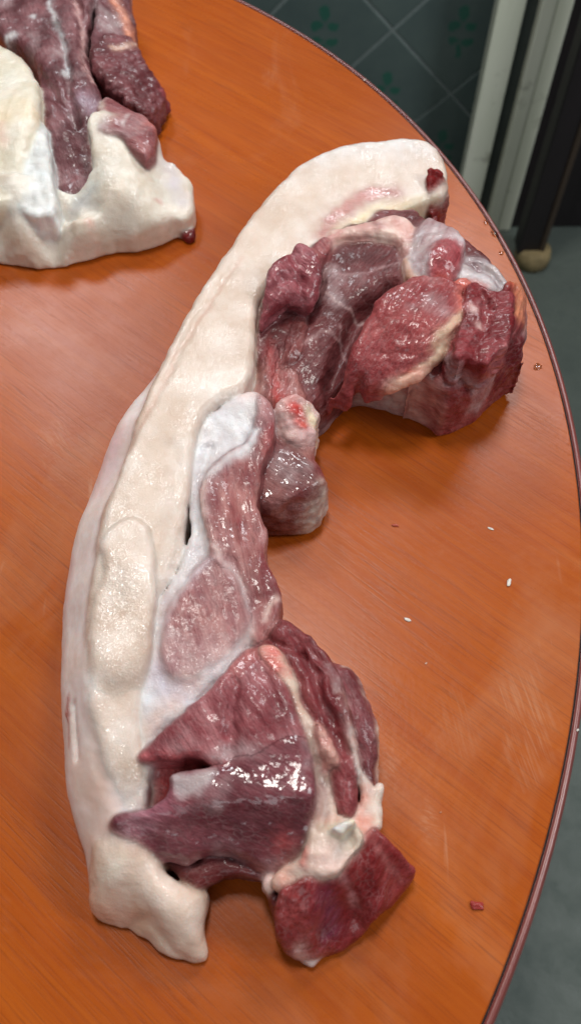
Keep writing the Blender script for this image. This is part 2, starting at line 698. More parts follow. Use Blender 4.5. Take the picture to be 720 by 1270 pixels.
def simple(name, c, rough=0.5, noise=0.0, scale=30, bump=0.0, coat=0.0, c2=None, stretch=(1, 1, 1)):
    t = NT(name)
    o = t.mapping(t.obj(), stretch)
    n = t.noise(o, scale, 5, 0.6)
    c2 = c2 if c2 is not None else np.asarray(c) * (1 - noise)
    t.set(Base_Color=t.mix(t.ramp(n, 0.3, 0.7), c, c2), Roughness=rough)
    if bump:
        t.set(Normal=t.bump(t.noise(o, scale * 4, 5, 0.6), bump, 0.004))
    t.b.inputs['Coat Weight'].default_value = coat
    return t.m


# ---- floor
def floor_material():
    t = NT('green_concrete')
    o = t.obj()
    n1 = t.noise(o, 4, 6, 0.6)
    n2 = t.noise(o, 28, 6, 0.65, 0.4)
    c = t.mix(t.ramp(n1, 0.3, 0.7), (0.085, 0.108, 0.096), (0.13, 0.155, 0.136))
    c = t.mix(t.ramp(n2, 0.52, 0.75, 0, 0.5), c, (0.06, 0.085, 0.078))
    t.set(Base_Color=c, Roughness=t.ramp(n2, 0.3, 0.7, 0.42, 0.7), Normal=t.bump(n2, 0.5, 0.006))
    return t.m


fl = bpy.data.meshes.new('floor')
fl.from_pydata([(-4, -3, 0), (4, -3, 0), (4, 4, 0), (-4, 4, 0)], [], [(0, 1, 2, 3)])
link('floor', fl, floor_material(), kind='structure')

# ---- tiled wall
WALL_Y = 1.50
grout = simple('pale_grout', (0.27, 0.32, 0.31), 0.7, 0.3, 40, 0.2)


def tile_material():
    t = NT('dark_green_glazed_tile')
    o = t.obj()                          # tile space: the motif sits in the middle of the tile
    n = t.noise(o, 9, 5, 0.6)
    c = t.mix(t.ramp(n, 0.3, 0.7), (0.085, 0.120, 0.118), (0.120, 0.160, 0.150))
    # printed clover-like motif: three leaves and a stem, lettering-flat print
    s = t.n('ShaderNodeSeparateXYZ')
    wv = t.n('ShaderNodeVectorMath', operation='ADD')
    nz = t.n('ShaderNodeTexNoise')
    t.put(nz.inputs['Vector'], o)
    nz.inputs['Scale'].default_value = 60
    sub = t.n('ShaderNodeVectorMath', operation='MULTIPLY_ADD')
    t.put(sub.inputs[0], nz.outputs['Color'])
    sub.inputs[1].default_value = (0.018, 0.018, 0.018)
    sub.inputs[2].default_value = (-0.009, -0.009, -0.009)
    t.put(wv.inputs[0], o)
    t.put(wv.inputs[1], sub.outputs[0])
    t.put(s.inputs[0], wv.outputs[0])
    x, z = s.outputs[0], s.outputs[2]
    mot = None
    for cx, cz, rx, rz in ((0.0, 0.030, 0.009, 0.016), (-0.014, 0.008, 0.012, 0.009), (0.016, 0.006, 0.012, 0.009),
                           (-0.012, -0.018, 0.011, 0.009), (0.012, -0.022, 0.011, 0.008), (0.0, -0.040, 0.005, 0.014)):
        dx = t.math('DIVIDE', t.math('SUBTRACT', x, cx), rx)
        dz = t.math('DIVIDE', t.math('SUBTRACT', z, cz), rz)
        d = t.math('ADD', t.math('MULTIPLY', dx, dx), t.math('MULTIPLY', dz, dz))
        k = t.ramp(d, 0.6, 1.3, 1, 0)
        mot = k if mot is None else t.math('MAXIMUM', mot, k)
    c = t.mix(t.math('MULTIPLY', mot, 0.75), c, (0.012, 0.13, 0.085))
    t.set(Base_Color=c, Roughness=0.22, Normal=t.bump(n, 0.12, 0.003))
    return t.m


wall = link('tiled_wall', box_mesh('tiled_wall', -1.6, 0.62, WALL_Y + 0.0008, WALL_Y + 0.10, 0, 1.5), grout,
            label='dark green glazed wall tiles laid diagonally behind the table', cat='wall')
mt = tile_material()
TS = 0.172                               # tile edge
HD = TS / math.sqrt(2)
th = HD - 0.0040
tv = []
for yy, k in ((0.006, 1.0), (0.0012, 1.0), (0.0, 0.985)):
    tv += [(-th * k, yy, 0), (0, yy, -th * k), (th * k, yy, 0), (0, yy, th * k)]
tf = [(8, 9, 10, 11)]
for a in (0, 4):
    for i in range(4):
        j = (i + 1) % 4
        tf.append((a + i, a + j, a + 4 + j, a + 4 + i))
tile_me = bpy.data.meshes.new('tile')
tile_me.from_pydata(tv, [], tf)
tile_me.materials.append(mt)
# one crossing of the joints stands at the point seen at (487, 37)
_d = (WALL_Y / ((CP + (635 - 37) / FPX * SP)))
CX = (487 - 360) / FPX * _d
CZ = TABLE_Z + CAM_H + (-SP + (635 - 37) / FPX * CP) * _d
for i in range(-5, 6):
    for j in range(-5, 6):
        tx = CX + (i - j) * HD + HD
        tz = CZ + (i + j) * HD
        if tx < -0.55 or tx + th > 0.60 or tz - th < 0.0 or tz > 1.1:
            continue
        o = link('tile', tile_me, None, wall)
        o.location = (tx, WALL_Y - 0.001, tz)

# ---- door frame: two painted jamb boards with a dark gap, a dark timber post on a stone foot
jt = NT('worn_white_paint')
jm = jt.m
_o = jt.obj()
_n = jt.noise(jt.mapping(_o, (1, 1, 0.12)), 30, 5, 0.6)
_c = jt.mix(jt.ramp(_n, 0.35, 0.7), (0.90, 0.91, 0.76), (0.80, 0.83, 0.66))
_c = jt.mix(jt.ramp(jt.noise(_o, 16, 5, 0.7), 0.6, 0.72, 0, 0.6), _c, (0.30, 0.30, 0.20))
jt.set(Base_Color=_c, Roughness=0.45, Normal=jt.bump(_n, 0.3, 0.004))
dark_wood = simple('dark_stained_timber', (0.020, 0.014, 0.016), 0.5, 0.5, 18, 0.3, stretch=(1, 1, 0.1))
brown = simple('lit_edge_timber', (0.075, 0.050, 0.034), 0.5, 0.4, 24, 0.3, stretch=(1, 1, 0.1))
dgap = simple('dark_gap_shade', (0.05, 0.06, 0.055), 0.6, 0.4, 20)  # dark colour puts the gap's shade into the strip
stone = simple('sandy_stone', (0.36, 0.27, 0.13), 0.8, 0.45, 40, 0.5)

df = empty('door_frame', (0.5, WALL_Y, 0), 'pale green-white painted door frame boards beside the dark tiles', 'door frame')
YB = 1.40
link('jamb_board', box_mesh('jamb_board', 0.335, 0.381, YB, YB + 0.03, 0.0, 1.5, 0.003), jm, df).location = (-0.5, -WALL_Y, 0)
link('jamb_board', box_mesh('jamb_board', 0.405, 0.4295, YB - 0.004, YB + 0.03, 0.0, 1.5, 0.003), jm, df).location = (-0.5, -WALL_Y, 0)
link('door_stop', box_mesh('door_stop', 0.4305, 0.458, YB + 0.001, YB + 0.03, 0.0, 1.5, 0.003), jm, df).location = (-0.5, -WALL_Y, 0)
link('gap_strip', box_mesh('gap_strip', 0.381, 0.405, YB + 0.016, YB + 0.03, 0.0, 1.5), dgap, df).location = (-0.5, -WALL_Y, 0)
link('dark_door', box_mesh('dark_door', 0.4605, 1.6, YB + 0.012, YB + 0.05, 0.0, 1.9, 0.003), dark_wood,
     label='dark stained timber door to the right of the pale frame', cat='door')
pole = empty('timber_post', (0.478, 1.31, 0), 'dark timber post with its lit edge coloured brown, standing on a round sandy foot', 'post')
link('post_body', box_mesh('post_body', -0.026, 0.014, -0.012, 0.030, 0.03, 1.5, 0.003), dark_wood, pole)
link('lit_edge_strip', box_mesh('lit_edge_strip', 0.0145, 0.026, -0.014, 0.030, 0.03, 1.5, 0.003), brown, pole)  # lit edge of the dark post, put in as browner timber
link('foot', lathe('foot', [(0.026, 0.0), (0.034, 0.004), (0.036, 0.020), (0.033, 0.036), (0.026, 0.042)], 32, True, True), stone, pole).location = (0.010, 0, 0)

# ---- the round table
def wood_material():
    t = NT('orange_wood_laminate')
    o = t.obj()
    m = t.mapping(o, (1, 1, 1), (0, 0, math.radians(40)))
    def st(sx, sy):
        return t.mapping(m, (sx, sy, 1))
    broad = t.noise(st(1.6, 9), 1.0, 4, 0.55, 0.6)
    mid = t.noise(st(6, 110), 1.0, 5, 0.6, 0.5)
    pores = t.noise(st(30, 950), 1.0, 3, 0.6, 0.2)
    c = t.mix(t.ramp(broad, 0.3, 0.7), (0.37, 0.074, 0.006), (0.47, 0.104, 0.008))
    c = t.mix(t.ramp(mid, 0.35, 0.72, 0, 0.6), c, (0.33, 0.052, 0.003))
    pk = t.math('MULTIPLY', t.ramp(pores, 0.50, 0.70, 0, 0.52), t.ramp(t.noise(st(4, 24), 1.0, 4), 0.30, 0.62, 0.25, 1.0))
    c = t.mix(pk, c, (0.14, 0.026, 0.007))
    long_ = t.noise(st(2.2, 300), 1.0, 4, 0.6, 0.3)
    c = t.mix(t.ramp(long_, 0.42, 0.72, 0, 0.32), c, (0.30, 0.045, 0.003))
    # rubbed scratches and dried smears with shapes of their own
    sm = t.ramp(t.noise(t.mapping(o, (5, 5, 1), (0, 0, 0.5)), 1.0, 5, 0.65, 0.8), 0.55, 0.74, 0, 1)
    sc = t.ramp(t.noise(t.mapping(o, (150, 14, 1), (0, 0, -0.35)), 1.0, 3, 0.5, 0.3), 0.66, 0.74, 0, 0.55)
    wear = t.math('MULTIPLY', sm, t.math('ADD', sc, 0.20))
    c = t.mix(wear, c, (0.60, 0.33, 0.20))
    # single rubbed patches and scratch clusters where the table has them
    wob = t.noise(o, 35, 4, 0.65, 0.5)
    for px, py, rad, ang, amt in ((650, 872, .022, 0.5, .26), (482, 958, .010, 1.2, .22), (530, 1012, .009, 1.4, .25), (335, 92, .010, 0.2, .2), (68, 545, .014, 1.0, .2), (560, 900, .016, .4, .12)):
        x, y = at(px, py)
        v = t.mapping(t.mapping(o, (1, 1, 1), (0, 0, 0), (TX - x, TY - y, -TABLE_Z)), (1 / rad, 0.45 / rad, 1 / rad), (0, 0, -ang))
        ln = t.n('ShaderNodeVectorMath', operation='LENGTH')
        t.put(ln.inputs[0], v)
        d = t.math('ADD', ln.outputs['Value'], t.math('MULTIPLY', t.math('SUBTRACT', wob, 0.5), 2.6))
        streak = t.ramp(t.noise(t.mapping(v, (13, 1.4, 1)), 1.0, 2, 0.6, 0.5), 0.45, 0.72, 0.10, 1.0)
        c = t.mix(t.math('MULTIPLY', t.ramp(d, 0.35, 1.0, amt, 0.0), streak), c, (0.62, 0.36, 0.22))
    t.set(Base_Color=c)
    t.set(Roughness=t.ramp(t.noise(o, 14, 5, 0.6), 0.3, 0.7, 0.24, 0.34))
    t.b.inputs['Specular IOR Level'].default_value = 0.26
    t.set(Normal=t.bump(t.math('ADD', t.noise(o, 260, 2), t.math('MULTIPLY', pk, -1.5)), 0.10, 0.0006))
    return t.m


def rim_material():
    t = NT('mauve_brown_edge_moulding')
    o = t.obj()
    n = t.noise(o, 30, 5, 0.65)
    c = t.mix(t.ramp(n, 0.3, 0.7), (0.17, 0.036, 0.030), (0.24, 0.060, 0.050))
    chips = t.ramp(t.noise(o, 90, 4, 0.7), 0.70, 0.76, 0, 0.6)
    c = t.mix(chips, c, (0.45, 0.30, 0.26))
    t.set(Base_Color=c, Roughness=t.ramp(n, 0.3, 0.7, 0.26, 0.4), Normal=t.bump(t.noise(o, 120, 3), 0.12, 0.001))
    t.b.inputs['Coat Weight'].default_value = 0.6
    t.b.inputs['Coat Roughness'].default_value = 0.28
    return t.m


M_GROOVE = simple('dark_groove', (0.025, 0.008, 0.008), 0.6, 0.5, 60)
M_LEG = simple('dark_red_steel', (0.06, 0.02, 0.018), 0.4, 0.3, 20)
table = empty('round_table', (TX, TY, 0), 'round orange wood table with mauve brown moulded edge under the meat', 'table')
ri = TR - 0.0070
top = link('table_top', lathe('table_top', [(0.0, TABLE_Z - 0.022), (ri, TABLE_Z - 0.022), (ri, TABLE_Z - 0.0008),
                                           (ri - 0.0008, TABLE_Z), (0.0, TABLE_Z)], 256), wood_material(), table)
for p in top.data.polygons:
    p.use_smooth = False
link('edge_groove', lathe('edge_groove', [(ri + 0.0002, TABLE_Z - 0.02), (ri + 0.0002, TABLE_Z - 0.0015), (ri + 0.0010, TABLE_Z - 0.0015), (ri + 0.0010, TABLE_Z - 0.02)], 256), M_GROOVE, table)  # near-black ring marks the groove inside the moulding
rp = [(ri + 0.0012, TABLE_Z - 0.028), (ri + 0.0012, TABLE_Z - 0.001)]
for k in range(11):
    a = math.pi - k / 10 * (math.pi * 1.5)
    cx_, cz_ = (ri + 0.0012 + 0.0018, TABLE_Z - 0.0014) if a > math.pi / 2 else (ri + 0.0030, TABLE_Z - 0.0096)
    rr = 0.0018 if a > math.pi / 2 else 0.010
    if a <= math.pi / 2:
        rp.append((cx_ + math.cos(a) * 0.0040, cz_ + math.sin(a) * rr))
    else:
        rp.append((cx_ + math.cos(a) * rr, cz_ + math.sin(a) * rr))
rp += [(ri + 0.004, TABLE_Z - 0.024), (ri + 0.003, TABLE_Z - 0.028)]
link('edge_moulding', lathe('edge_moulding', rp, 320), rim_material(), table)
link('apron', lathe('apron', [(TR * 0.62, TABLE_Z - 0.07), (TR * 0.62, TABLE_Z - 0.0225)], 96, True), M_LEG, table)
link('pedestal', lathe('pedestal', [(0.055, 0.03), (0.05, 0.06), (0.045, 0.4), (0.05, TABLE_Z - 0.07)], 48), M_LEG, table)
link('foot', lathe('foot', [(0.26, 0.0), (0.26, 0.012), (0.20, 0.024), (0.06, 0.034)], 64, True, True), M_LEG, table)


# ------------------------------------------------------------------ main cut of pork
PI = math.pi
pork = empty('pork_cut', (0, 0, TABLE_Z), 'long curved cut of raw pork with thick white fat in the middle of the table', 'meat')
B1 = Body(pork, -0.172, 0.205, -0.012, 0.70, 0.105, 0.0012)
piece = B1.piece
P = {}

# fat strip: long curved band standing on the table, cut face upward
fat_out = [(525, 172), (545, 186), (555, 208), (552, 230), (528, 240), (482, 258), (432, 284), (370, 330), (330, 360), (318, 400), (316, 440),
           (302, 482), (258, 512), (240, 560), (230, 640), (224, 694), (192, 740), (182, 800), (174, 870), (172, 930), (174, 985), (174, 1020), (160, 1036),
           (140, 985), (124, 935), (112, 880), (108, 830), (112, 760), (120, 690), (132, 630), (155, 573), (170, 528), (197, 464), (230, 400), (268, 340),
           (308, 280), (350, 228), (395, 195), (440, 180), (485, 173)]
fat_h = [(530, 215, .060), (450, 205, .064), (360, 260, .068), (290, 370, .069), (230, 470, .068), (190, 560, .067), (170, 640, .066), (150, 720, .064),
         (135, 820, .062), (140, 900, .059), (150, 970, .050), (152, 1015, .040), (212, 560, .066), (215, 640, .064), (200, 720, .061), (165, 880, .057), (480, 250, .057), (420, 270, .062)]
piece('fat_layer', fat_out, .062, fat_h, r=.006, rb=.01, draft=0.0, col=FATC, pale=FATW, amp=0.35, mat=M_FAT, var=0.25, warp=0.7,
      grooves=[([(290, 340), (235, 425), (195, 500), (150, 578), (132, 625)], .0025, .0012),
               ([(215, 560), (222, 620), (212, 680), (200, 735)], .006, .002),
               ([(216, 700), (226, 660)], .003, .003)],
      paint=[([(440, 208), (370, 250), (300, 350), (235, 465), (195, 570), (165, 690)], .016, lin(208, 184, 164), .5),
             ([(168, 540), (140, 620), (128, 700)], .0035, FATW, .8), ([(226, 560), (220, 640), (206, 715)], .006, FATW, .7),
             ([(400, 292), (425, 262), (455, 240), (490, 232)], .0075, lin(168, 100, 98), 0.95),
             ([(418, 262), (440, 246), (470, 234)], .004, lin(196, 140, 132), 0.8),
             ([(440, 272), (470, 252), (520, 248)], .005, CREAM, 1.0),
             ([(500, 248), (540, 240)], .006, CREAM, 0.8),
             ([(300, 330), (235, 425), (195, 500), (150, 578)], .002, lin(206, 160, 140), 0.55),
             ([(320, 215), (420, 185), (520, 178)], .02, WHITE, 0.6),  # whiter far end: its backlight is put into the colour
             ([(520, 240), (470, 260), (420, 285)], .006, CREAM, .6)], **P)
piece('blood_spot', [(527, 244), (538, 238), (550, 238), (553, 250), (548, 266), (536, 266), (528, 256)], .046, [(540, 245, .053), (548, 262, .042), (530, 255, .050)], base=.01, r=.003, warp=2.2, col=BLOOD, pale=lin(150, 50, 52), amp=2.4,
      label='dark blood red spot at the fat end', **P)

# rind: skin on the outer side, leaning outward
rind_out = [(214, 446), (190, 470), (160, 503), (140, 550), (118, 610), (98, 660), (85, 710), (77, 780), (75, 850), (77, 920),
            (82, 980), (92, 1040), (105, 1095), (118, 1132), (140, 1120), (165, 1075), (164, 1045), (152, 1008), (140, 975), (126, 935), (116, 880), (114, 830), (118, 760),
            (127, 690), (139, 630), (162, 573), (178, 530), (200, 492), (222, 455)]
rind_z = .030
rind_out = [(x - 9 * min(1, max(0, (y - 480) / 250)), y, .024 + .03 * max(0, (600 - y) / 160)) for x, y in rind_out[:14]] + [(x, y, .060) for x, y in rind_out[14:]]
rind_out[11:16] = [(86, 1040, .022), (101, 1095, .014), (115, 1132, .008), (140, 1120, .02), (165, 1075, .035)]
rind_h = [(205, 460, .060), (165, 530, .060), (125, 640, .058), (108, 720, .056), (100, 800, .055), (98, 870, .054), (110, 940, .050),
          (128, 990, .046), (140, 1050, .036), (125, 1105, .022),
          (175, 490, .052), (125, 600, .042), (92, 700, .038), (82, 800, .036), (80, 900, .034), (88, 1000, .030), (104, 1080, .018)]
piece('rind', rind_out, .03, rind_h, r=.014, rb=.012, draft=-0.15, col=lin(232, 214, 208), pale=lin(238, 226, 222), amp=0.3, mat=M_RIND, var=0.3, warp=0.3, k=.007,
      grooves=[([(91, 872, .05), (90, 900, .05), (92, 935, .05)], .0016, .004)],
      paint=[([(150, 560), (128, 612)], .012, lin(226, 176, 180), .6), ([(80, 760), (88, 700)], .006, lin(226, 186, 188), .5),
             ([(92, 875), (91, 930)], .0018, lin(190, 120, 112), .9), ([(130, 985), (148, 1030)], .010, lin(222, 180, 160), .5),
             ([(110, 960), (125, 1040), (118, 1120)], .016, lin(226, 190, 172), .6), ([(100, 1050), (112, 1110)], .006, lin(220, 180, 160), .5)],
      label='smooth pale pink skin along the outer side', **P)

# raised fat leaf lying on the strip
piece('fat_flap', [(128, 705), (127, 675), (142, 652), (165, 643), (182, 655), (191, 690), (191, 750), (182, 815), (170, 865), (158, 905), (140, 930), (122, 905), (112, 850), (112, 780), (120, 735)],
      .066, [(165, 650, .0690), (140, 665, .069), (185, 700, .068), (150, 720, .0695), (130, 760, .067), (180, 790, .066), (150, 860, .060), (125, 880, .055), (140, 925, .048), (165, 870, .054)], base=.045, r=.004, col=FATC,
      pale=lin(226, 210, 198), amp=0.4, mat=M_FAT, var=.3, warp=.6,
      grooves=[([(140, 720), (158, 780), (150, 850)], .012, .0015)],
      paint=[([(128, 700), (133, 668), (165, 648), (186, 672), (190, 740)], .0028, FATW, .8)], k=.0025, label='loose leaf of fat lying on the fat strip', **P)

# fat tail flopped onto the table
piece('fat_tail', [(116, 1122, .015), (128, 1146, .004), (152, 1156, .003), (175, 1166, .003), (192, 1184, .002), (215, 1190, .003), (240, 1196, .003), (257, 1192, .003), (255, 1170, .008),
                   (253, 1150, .012), (259, 1124, .016), (256, 1106, .018), (225, 1096, .022), (200, 1076, .03), (184, 1036, .036), (152, 1018, .040), (118, 1060, .032)],
      .02, [(165, 1025, .040), (145, 1030, .041), (150, 1050, .041), (140, 1090, .034), (130, 1125, .018), (190, 1085, .036), (225, 1105, .030), (250, 1115, .024), (200, 1130, .030), (232, 1150, .024), (180, 1150, .014), (245, 1180, .012),
            (205, 1175, .012)], r=.007, rb=.004, col=lin(216, 188, 168), pale=lin(226, 206, 192), amp=0.55, mat=M_FAT, var=.3,
      grooves=[([(150, 1145), (180, 1140), (200, 1165), (225, 1185)], .003, .003)],
      paint=[([(122, 1130), (160, 1150)], .012, lin(218, 168, 140), .6), ([(150, 1040), (160, 1065), (140, 1095)], .004, lin(238, 224, 208), .7)],
      k=.012, label='flap of fat resting flat on the table at the lower end', **P)

# ---------------- white connective sheet between fat and loin
piece('fascia_sheet', [(248, 528), (270, 512), (300, 494), (328, 497), (334, 520), (318, 545), (300, 570), (285, 640), (300, 700), (310, 760), (300, 810), (268, 845), (235, 880), (200, 905), (182, 940), (176, 1000), (150, 1006), (146, 960),
                       (158, 900), (168, 850), (178, 800), (190, 755), (214, 715), (230, 680), (236, 640), (232, 600), (240, 560)], .055,
      [(260, 530, .060), (310, 503, .062), (250, 600, .058), (250, 660, .057), (225, 720, .057), (195, 790, .056), (190, 850, .055), (180, 910, .052), (165, 970, .046), (240, 860, .056), (290, 760, .054), (300, 620, .052)],
      r=.005, base=.005, col=BLUEW, pale=WHITE, amp=0.9, mat=M_FASCIA, var=.4, fib=-1.2,
      grooves=[([(262, 560), (243, 600), (245, 650), (252, 685)], .004, .002)],
      paint=[([(300, 497), (325, 500)], .006, PINKW, .8), ([(170, 900), (165, 990)], .008, lin(214, 196, 180), .7), ([(235, 850), (190, 895)], .006, lin(222, 178, 160), .6),
             ([(190, 830), (205, 850), (230, 855)], .008, lin(186, 176, 196), .5)],
      k=.001, soft=.002, label='bluish white membrane between fat and lean', **P)

# ---------------- loin muscles in the middle
piece('loin_muscle', [(322, 498), (338, 508), (337, 545), (325, 580), (322, 620), (329, 660), (331, 690), (345, 718), (349, 745), (338, 775), (318, 795), (300, 772), (289, 738), (271, 704), (258, 682), (252, 650), (250, 615), (258, 585), (285, 562), (308, 545)], .058,
      [(328, 505, .064), (325, 545, .062), (290, 580, .061), (275, 630, .062), (310, 640, .058), (290, 690, .060), (330, 720, .056), (320, 770, .054)], r=.004, fib=-1.35, soft=.0022, cleft=.2, amp=.7, col=MID, pale=PALE * .9,
      paint=[([(322, 500), (334, 520), (331, 560)], .004, PINK, .6), ([(255, 600), (252, 650), (262, 682), (285, 705), (302, 750), (306, 790)], .0035, lin(224, 196, 190), .9),
             ([(328, 660), (330, 690)], .003, PALE, .7), ([(340, 740), (325, 765)], .0025, lin(222, 190, 180), .8), ([(258, 590), (300, 560), (315, 540)], .004, WHITE, .75)], film=0.3,
      grooves=[([(285, 700), (303, 745), (305, 790)], .003, .003), ([(310, 560), (300, 620), (310, 690)], .006, .002)], **P)
piece('medallion_muscle', [(264, 688), (289, 710), (302, 745), (302, 780), (282, 812), (252, 834), (222, 840), (204, 825), (197, 800), (203, 768), (225, 730), (245, 702)], .060,
      [(265, 700, .0600), (215, 810, .0585), (250, 765, .0605), (285, 780, .0585), (240, 830, .058)], base=.03, k=.005, soft=.0035, r=.004, fib=-1.25, cleft=.15, amp=.6, wet=.3, col=lin(152, 86, 94), pale=PALE * .9, film=.25,
      paint=[([(203, 768), (225, 730), (258, 694)], .003, lin(214, 200, 206), .7), ([(215, 838), (250, 836), (282, 812)], .003, PINKW, .7)], **P)
piece('rib_end', [(328, 528), (355, 530), (384, 546), (392, 566), (406, 594), (404, 610), (396, 630, .03), (376, 644, .022), (352, 650, .020), (330, 648, .022), (318, 620), (318, 570)], .040,
      None, planes=[[(345, 540, .047), (400, 590, .040), (345, 620, .043)], [(335, 630, .043), (400, 605, .036), (365, 655, .024)]], r=.009, rb=.006, soft=.002, fib=-.6, cleft=.1, wet=1.0, col=lin(128, 84, 86), pale=lin(158, 118, 116), film=.35, draft=0,
      paint=[([(350, 540), (385, 560)], .006, lin(196, 150, 140), .7), ([(370, 640), (400, 612), (404, 596)], .005, lin(206, 196, 184), .8), ([(372, 612)], .006, lin(110, 30, 34), .7),
             ([(395, 565), (403, 590)], .005, lin(140, 44, 44), .7), ([(345, 655), (378, 648)], .004, lin(110, 40, 44), .8)],
      label='greyish purple rounded rib end', **P)
piece('gristle_knob', [(340, 512), (358, 500), (378, 498), (392, 512), (390, 535), (372, 545), (350, 540), (338, 528)], .050, [(365, 515, .056), (385, 525, .050), (345, 525, .054)], base=.01, r=.004, warp=2, col=PINKW * .8, pale=PALE, amp=2.4, mat=M_FASCIA,
      paint=[([(362, 510), (372, 520)], .006, lin(196, 50, 40), .95), ([(376, 528)], .004, lin(200, 70, 50), .8), ([(384, 512), (388, 520)], .004, CREAM, .9)], label='pink gristle knob with a red spot', **P)
piece('connecting_strip', [(296, 492), (305, 470), (322, 440), (345, 430), (365, 460), (375, 500), (360, 515), (335, 505), (318, 500)], .046, [(310, 480, .046), (340, 460, .050), (360, 500, .050)], base=.004, r=.008, col=PALE, pale=lin(176, 120, 116), amp=1.3, fib=1.3,
      paint=[([(335, 440), (338, 470), (345, 500)], .004, lin(176, 60, 56), .85), ([(355, 470), (352, 500)], .003, lin(150, 60, 60), .6), ([(300, 490), (318, 470)], .005, lin(190, 160, 146), .7)], film=.4, **P)

# ---------------- upper (shoulder) block
piece('shoulder_core', [(312, 410), (330, 365), (365, 325), (400, 295), (450, 282), (510, 275), (560, 300), (600, 330), (620, 360), (625, 400), (595, 415), (570, 425), (540, 432), (500, 435), (450, 442), (405, 480), (380, 505), (350, 495), (325, 470)],
      .055, [(330, 400, .058), (400, 310, .060), (470, 300, .062), (440, 380, .056), (400, 440, .052), (370, 490, .046), (500, 340, .064), (560, 350, .066), (600, 400, .060), (580, 440, .052), (480, 470, .050)], r=.006, fib=.9,
      col=lin(106, 52, 56), pale=lin(132, 80, 84), film=.05, amp=.7, cleft=.25, wet=.28,
      grooves=[([(395, 310), (392, 360), (375, 400)], .005, .006), ([(480, 365), (440, 400), (410, 470), (402, 510)], .006, .012)],
      paint=[([(405, 365), (435, 385), (470, 392)], .0016, lin(196, 170, 166), .6), ([(370, 430), (400, 412), (425, 415)], .0016, lin(190, 160, 158), .6), ([(420, 400), (430, 440)], .0012, lin(180, 150, 150), .5),
             ([(340, 440), (345, 480)], .006, lin(150, 60, 60), .6), ([(410, 340), (440, 345), (490, 340)], .0014, lin(180, 150, 150), .5)],
      label='broad dark flat muscle face with fine pale veins', **P)
piece('curled_flap', [(309, 408), (316, 378), (332, 350), (352, 328), (375, 318), (392, 325), (398, 345), (396, 366), (384, 374), (360, 371), (340, 385), (325, 402), (313, 418)], .076,
      [(315, 405, .066), (335, 360, .080), (365, 335, .083), (390, 345, .080), (380, 368, .074), (345, 378, .075)], thick=.022, base=.01, r=.007, rb=.006, fib=2.3, col=lin(150, 76, 88), pale=lin(178, 120, 132), amp=1.3, film=.2, draft=-.3,
      grooves=[([(325, 375), (350, 355), (375, 350)], .003, .003), ([(360, 325), (372, 345), (374, 368)], .003, .0025)],
      paint=[([(312, 412), (345, 384), (384, 374)], .004, lin(140, 40, 50), .6)], k=.0015, label='curled lobe of purple meat beside the fat', **P)
piece('flap_root', [(348, 330), (362, 312), (385, 300), (402, 288), (412, 292), (408, 306), (398, 318), (392, 335), (370, 335)], .070, [(365, 322, .073), (400, 298, .068)], base=.03, r=.005, fib=2.3, col=lin(150, 84, 92), pale=lin(190, 140, 142), amp=1.6, k=.003, **P)
piece('side_strand', [(318, 420), (340, 392), (362, 384), (380, 392), (382, 420), (372, 445), (352, 470), (340, 500), (318, 500), (305, 488), (318, 455)], .050,
      [(350, 395, .054), (330, 430, .054), (360, 430, .058), (335, 480, .050)], base=.01, r=.009, fib=1.2, col=lin(116, 62, 66), pale=lin(150, 100, 100), film=.3, amp=1.2,
      paint=[([(332, 430), (338, 465), (345, 500)], .0045, lin(170, 54, 54), .8), ([(322, 455), (315, 490)], .007, lin(190, 150, 140), .7)],
      grooves=[([(352, 425), (345, 460), (350, 490)], .004, .004)], **P)
piece('front_lobe', [(404, 512, .03), (407, 488, .045), (422, 450), (440, 415), (460, 384), (485, 362), (515, 351), (548, 350), (570, 360), (574, 385), (562, 408), (535, 428), (505, 444), (470, 455), (448, 470, .06), (430, 490, .05), (415, 516, .025)], .078,
      [(408, 500, .040), (425, 465, .060), (450, 420, .074), (480, 385, .081), (530, 365, .084), (560, 385, .082), (520, 425, .076), (470, 445, .068)], thick=.024, base=.004, r=.005, warp=1.6, cleft=.3, fib=.9, col=lin(168, 78, 84), pale=lin(178, 102, 104), amp=1.2, film=.12,
      paint=[([(404, 512), (412, 490)], .006, lin(190, 96, 92), .6), ([(570, 365), (572, 395), (555, 412)], .005, lin(214, 130, 116), .8), ([(540, 425), (570, 395)], .004, CREAM, .7), ([(500, 446), (470, 458)], .003, lin(206, 150, 140), .7)],
      k=.0015, label='tongue shaped pinkish red lobe at the front', **P)
piece('yellow_fat_seam', [(482, 456), (492, 447), (505, 442), (530, 426), (555, 404), (572, 392), (574, 408), (556, 432), (538, 446), (515, 462), (498, 468), (486, 466)], .070,
      [(480, 460, .059), (510, 450, .064), (545, 425, .070), (568, 400, .073)], thick=.010, base=.01, k=.008, r=.003, col=lin(222, 190, 164), pale=lin(206, 150, 134), amp=1.8, mat=M_FASCIA,
      paint=[([(484, 444), (500, 438), (502, 450)], .006, lin(206, 70, 52), .9), ([(470, 465), (485, 470)], .005, lin(214, 150, 130), .7)], label='yellowish fat seam with a red clot', **P)
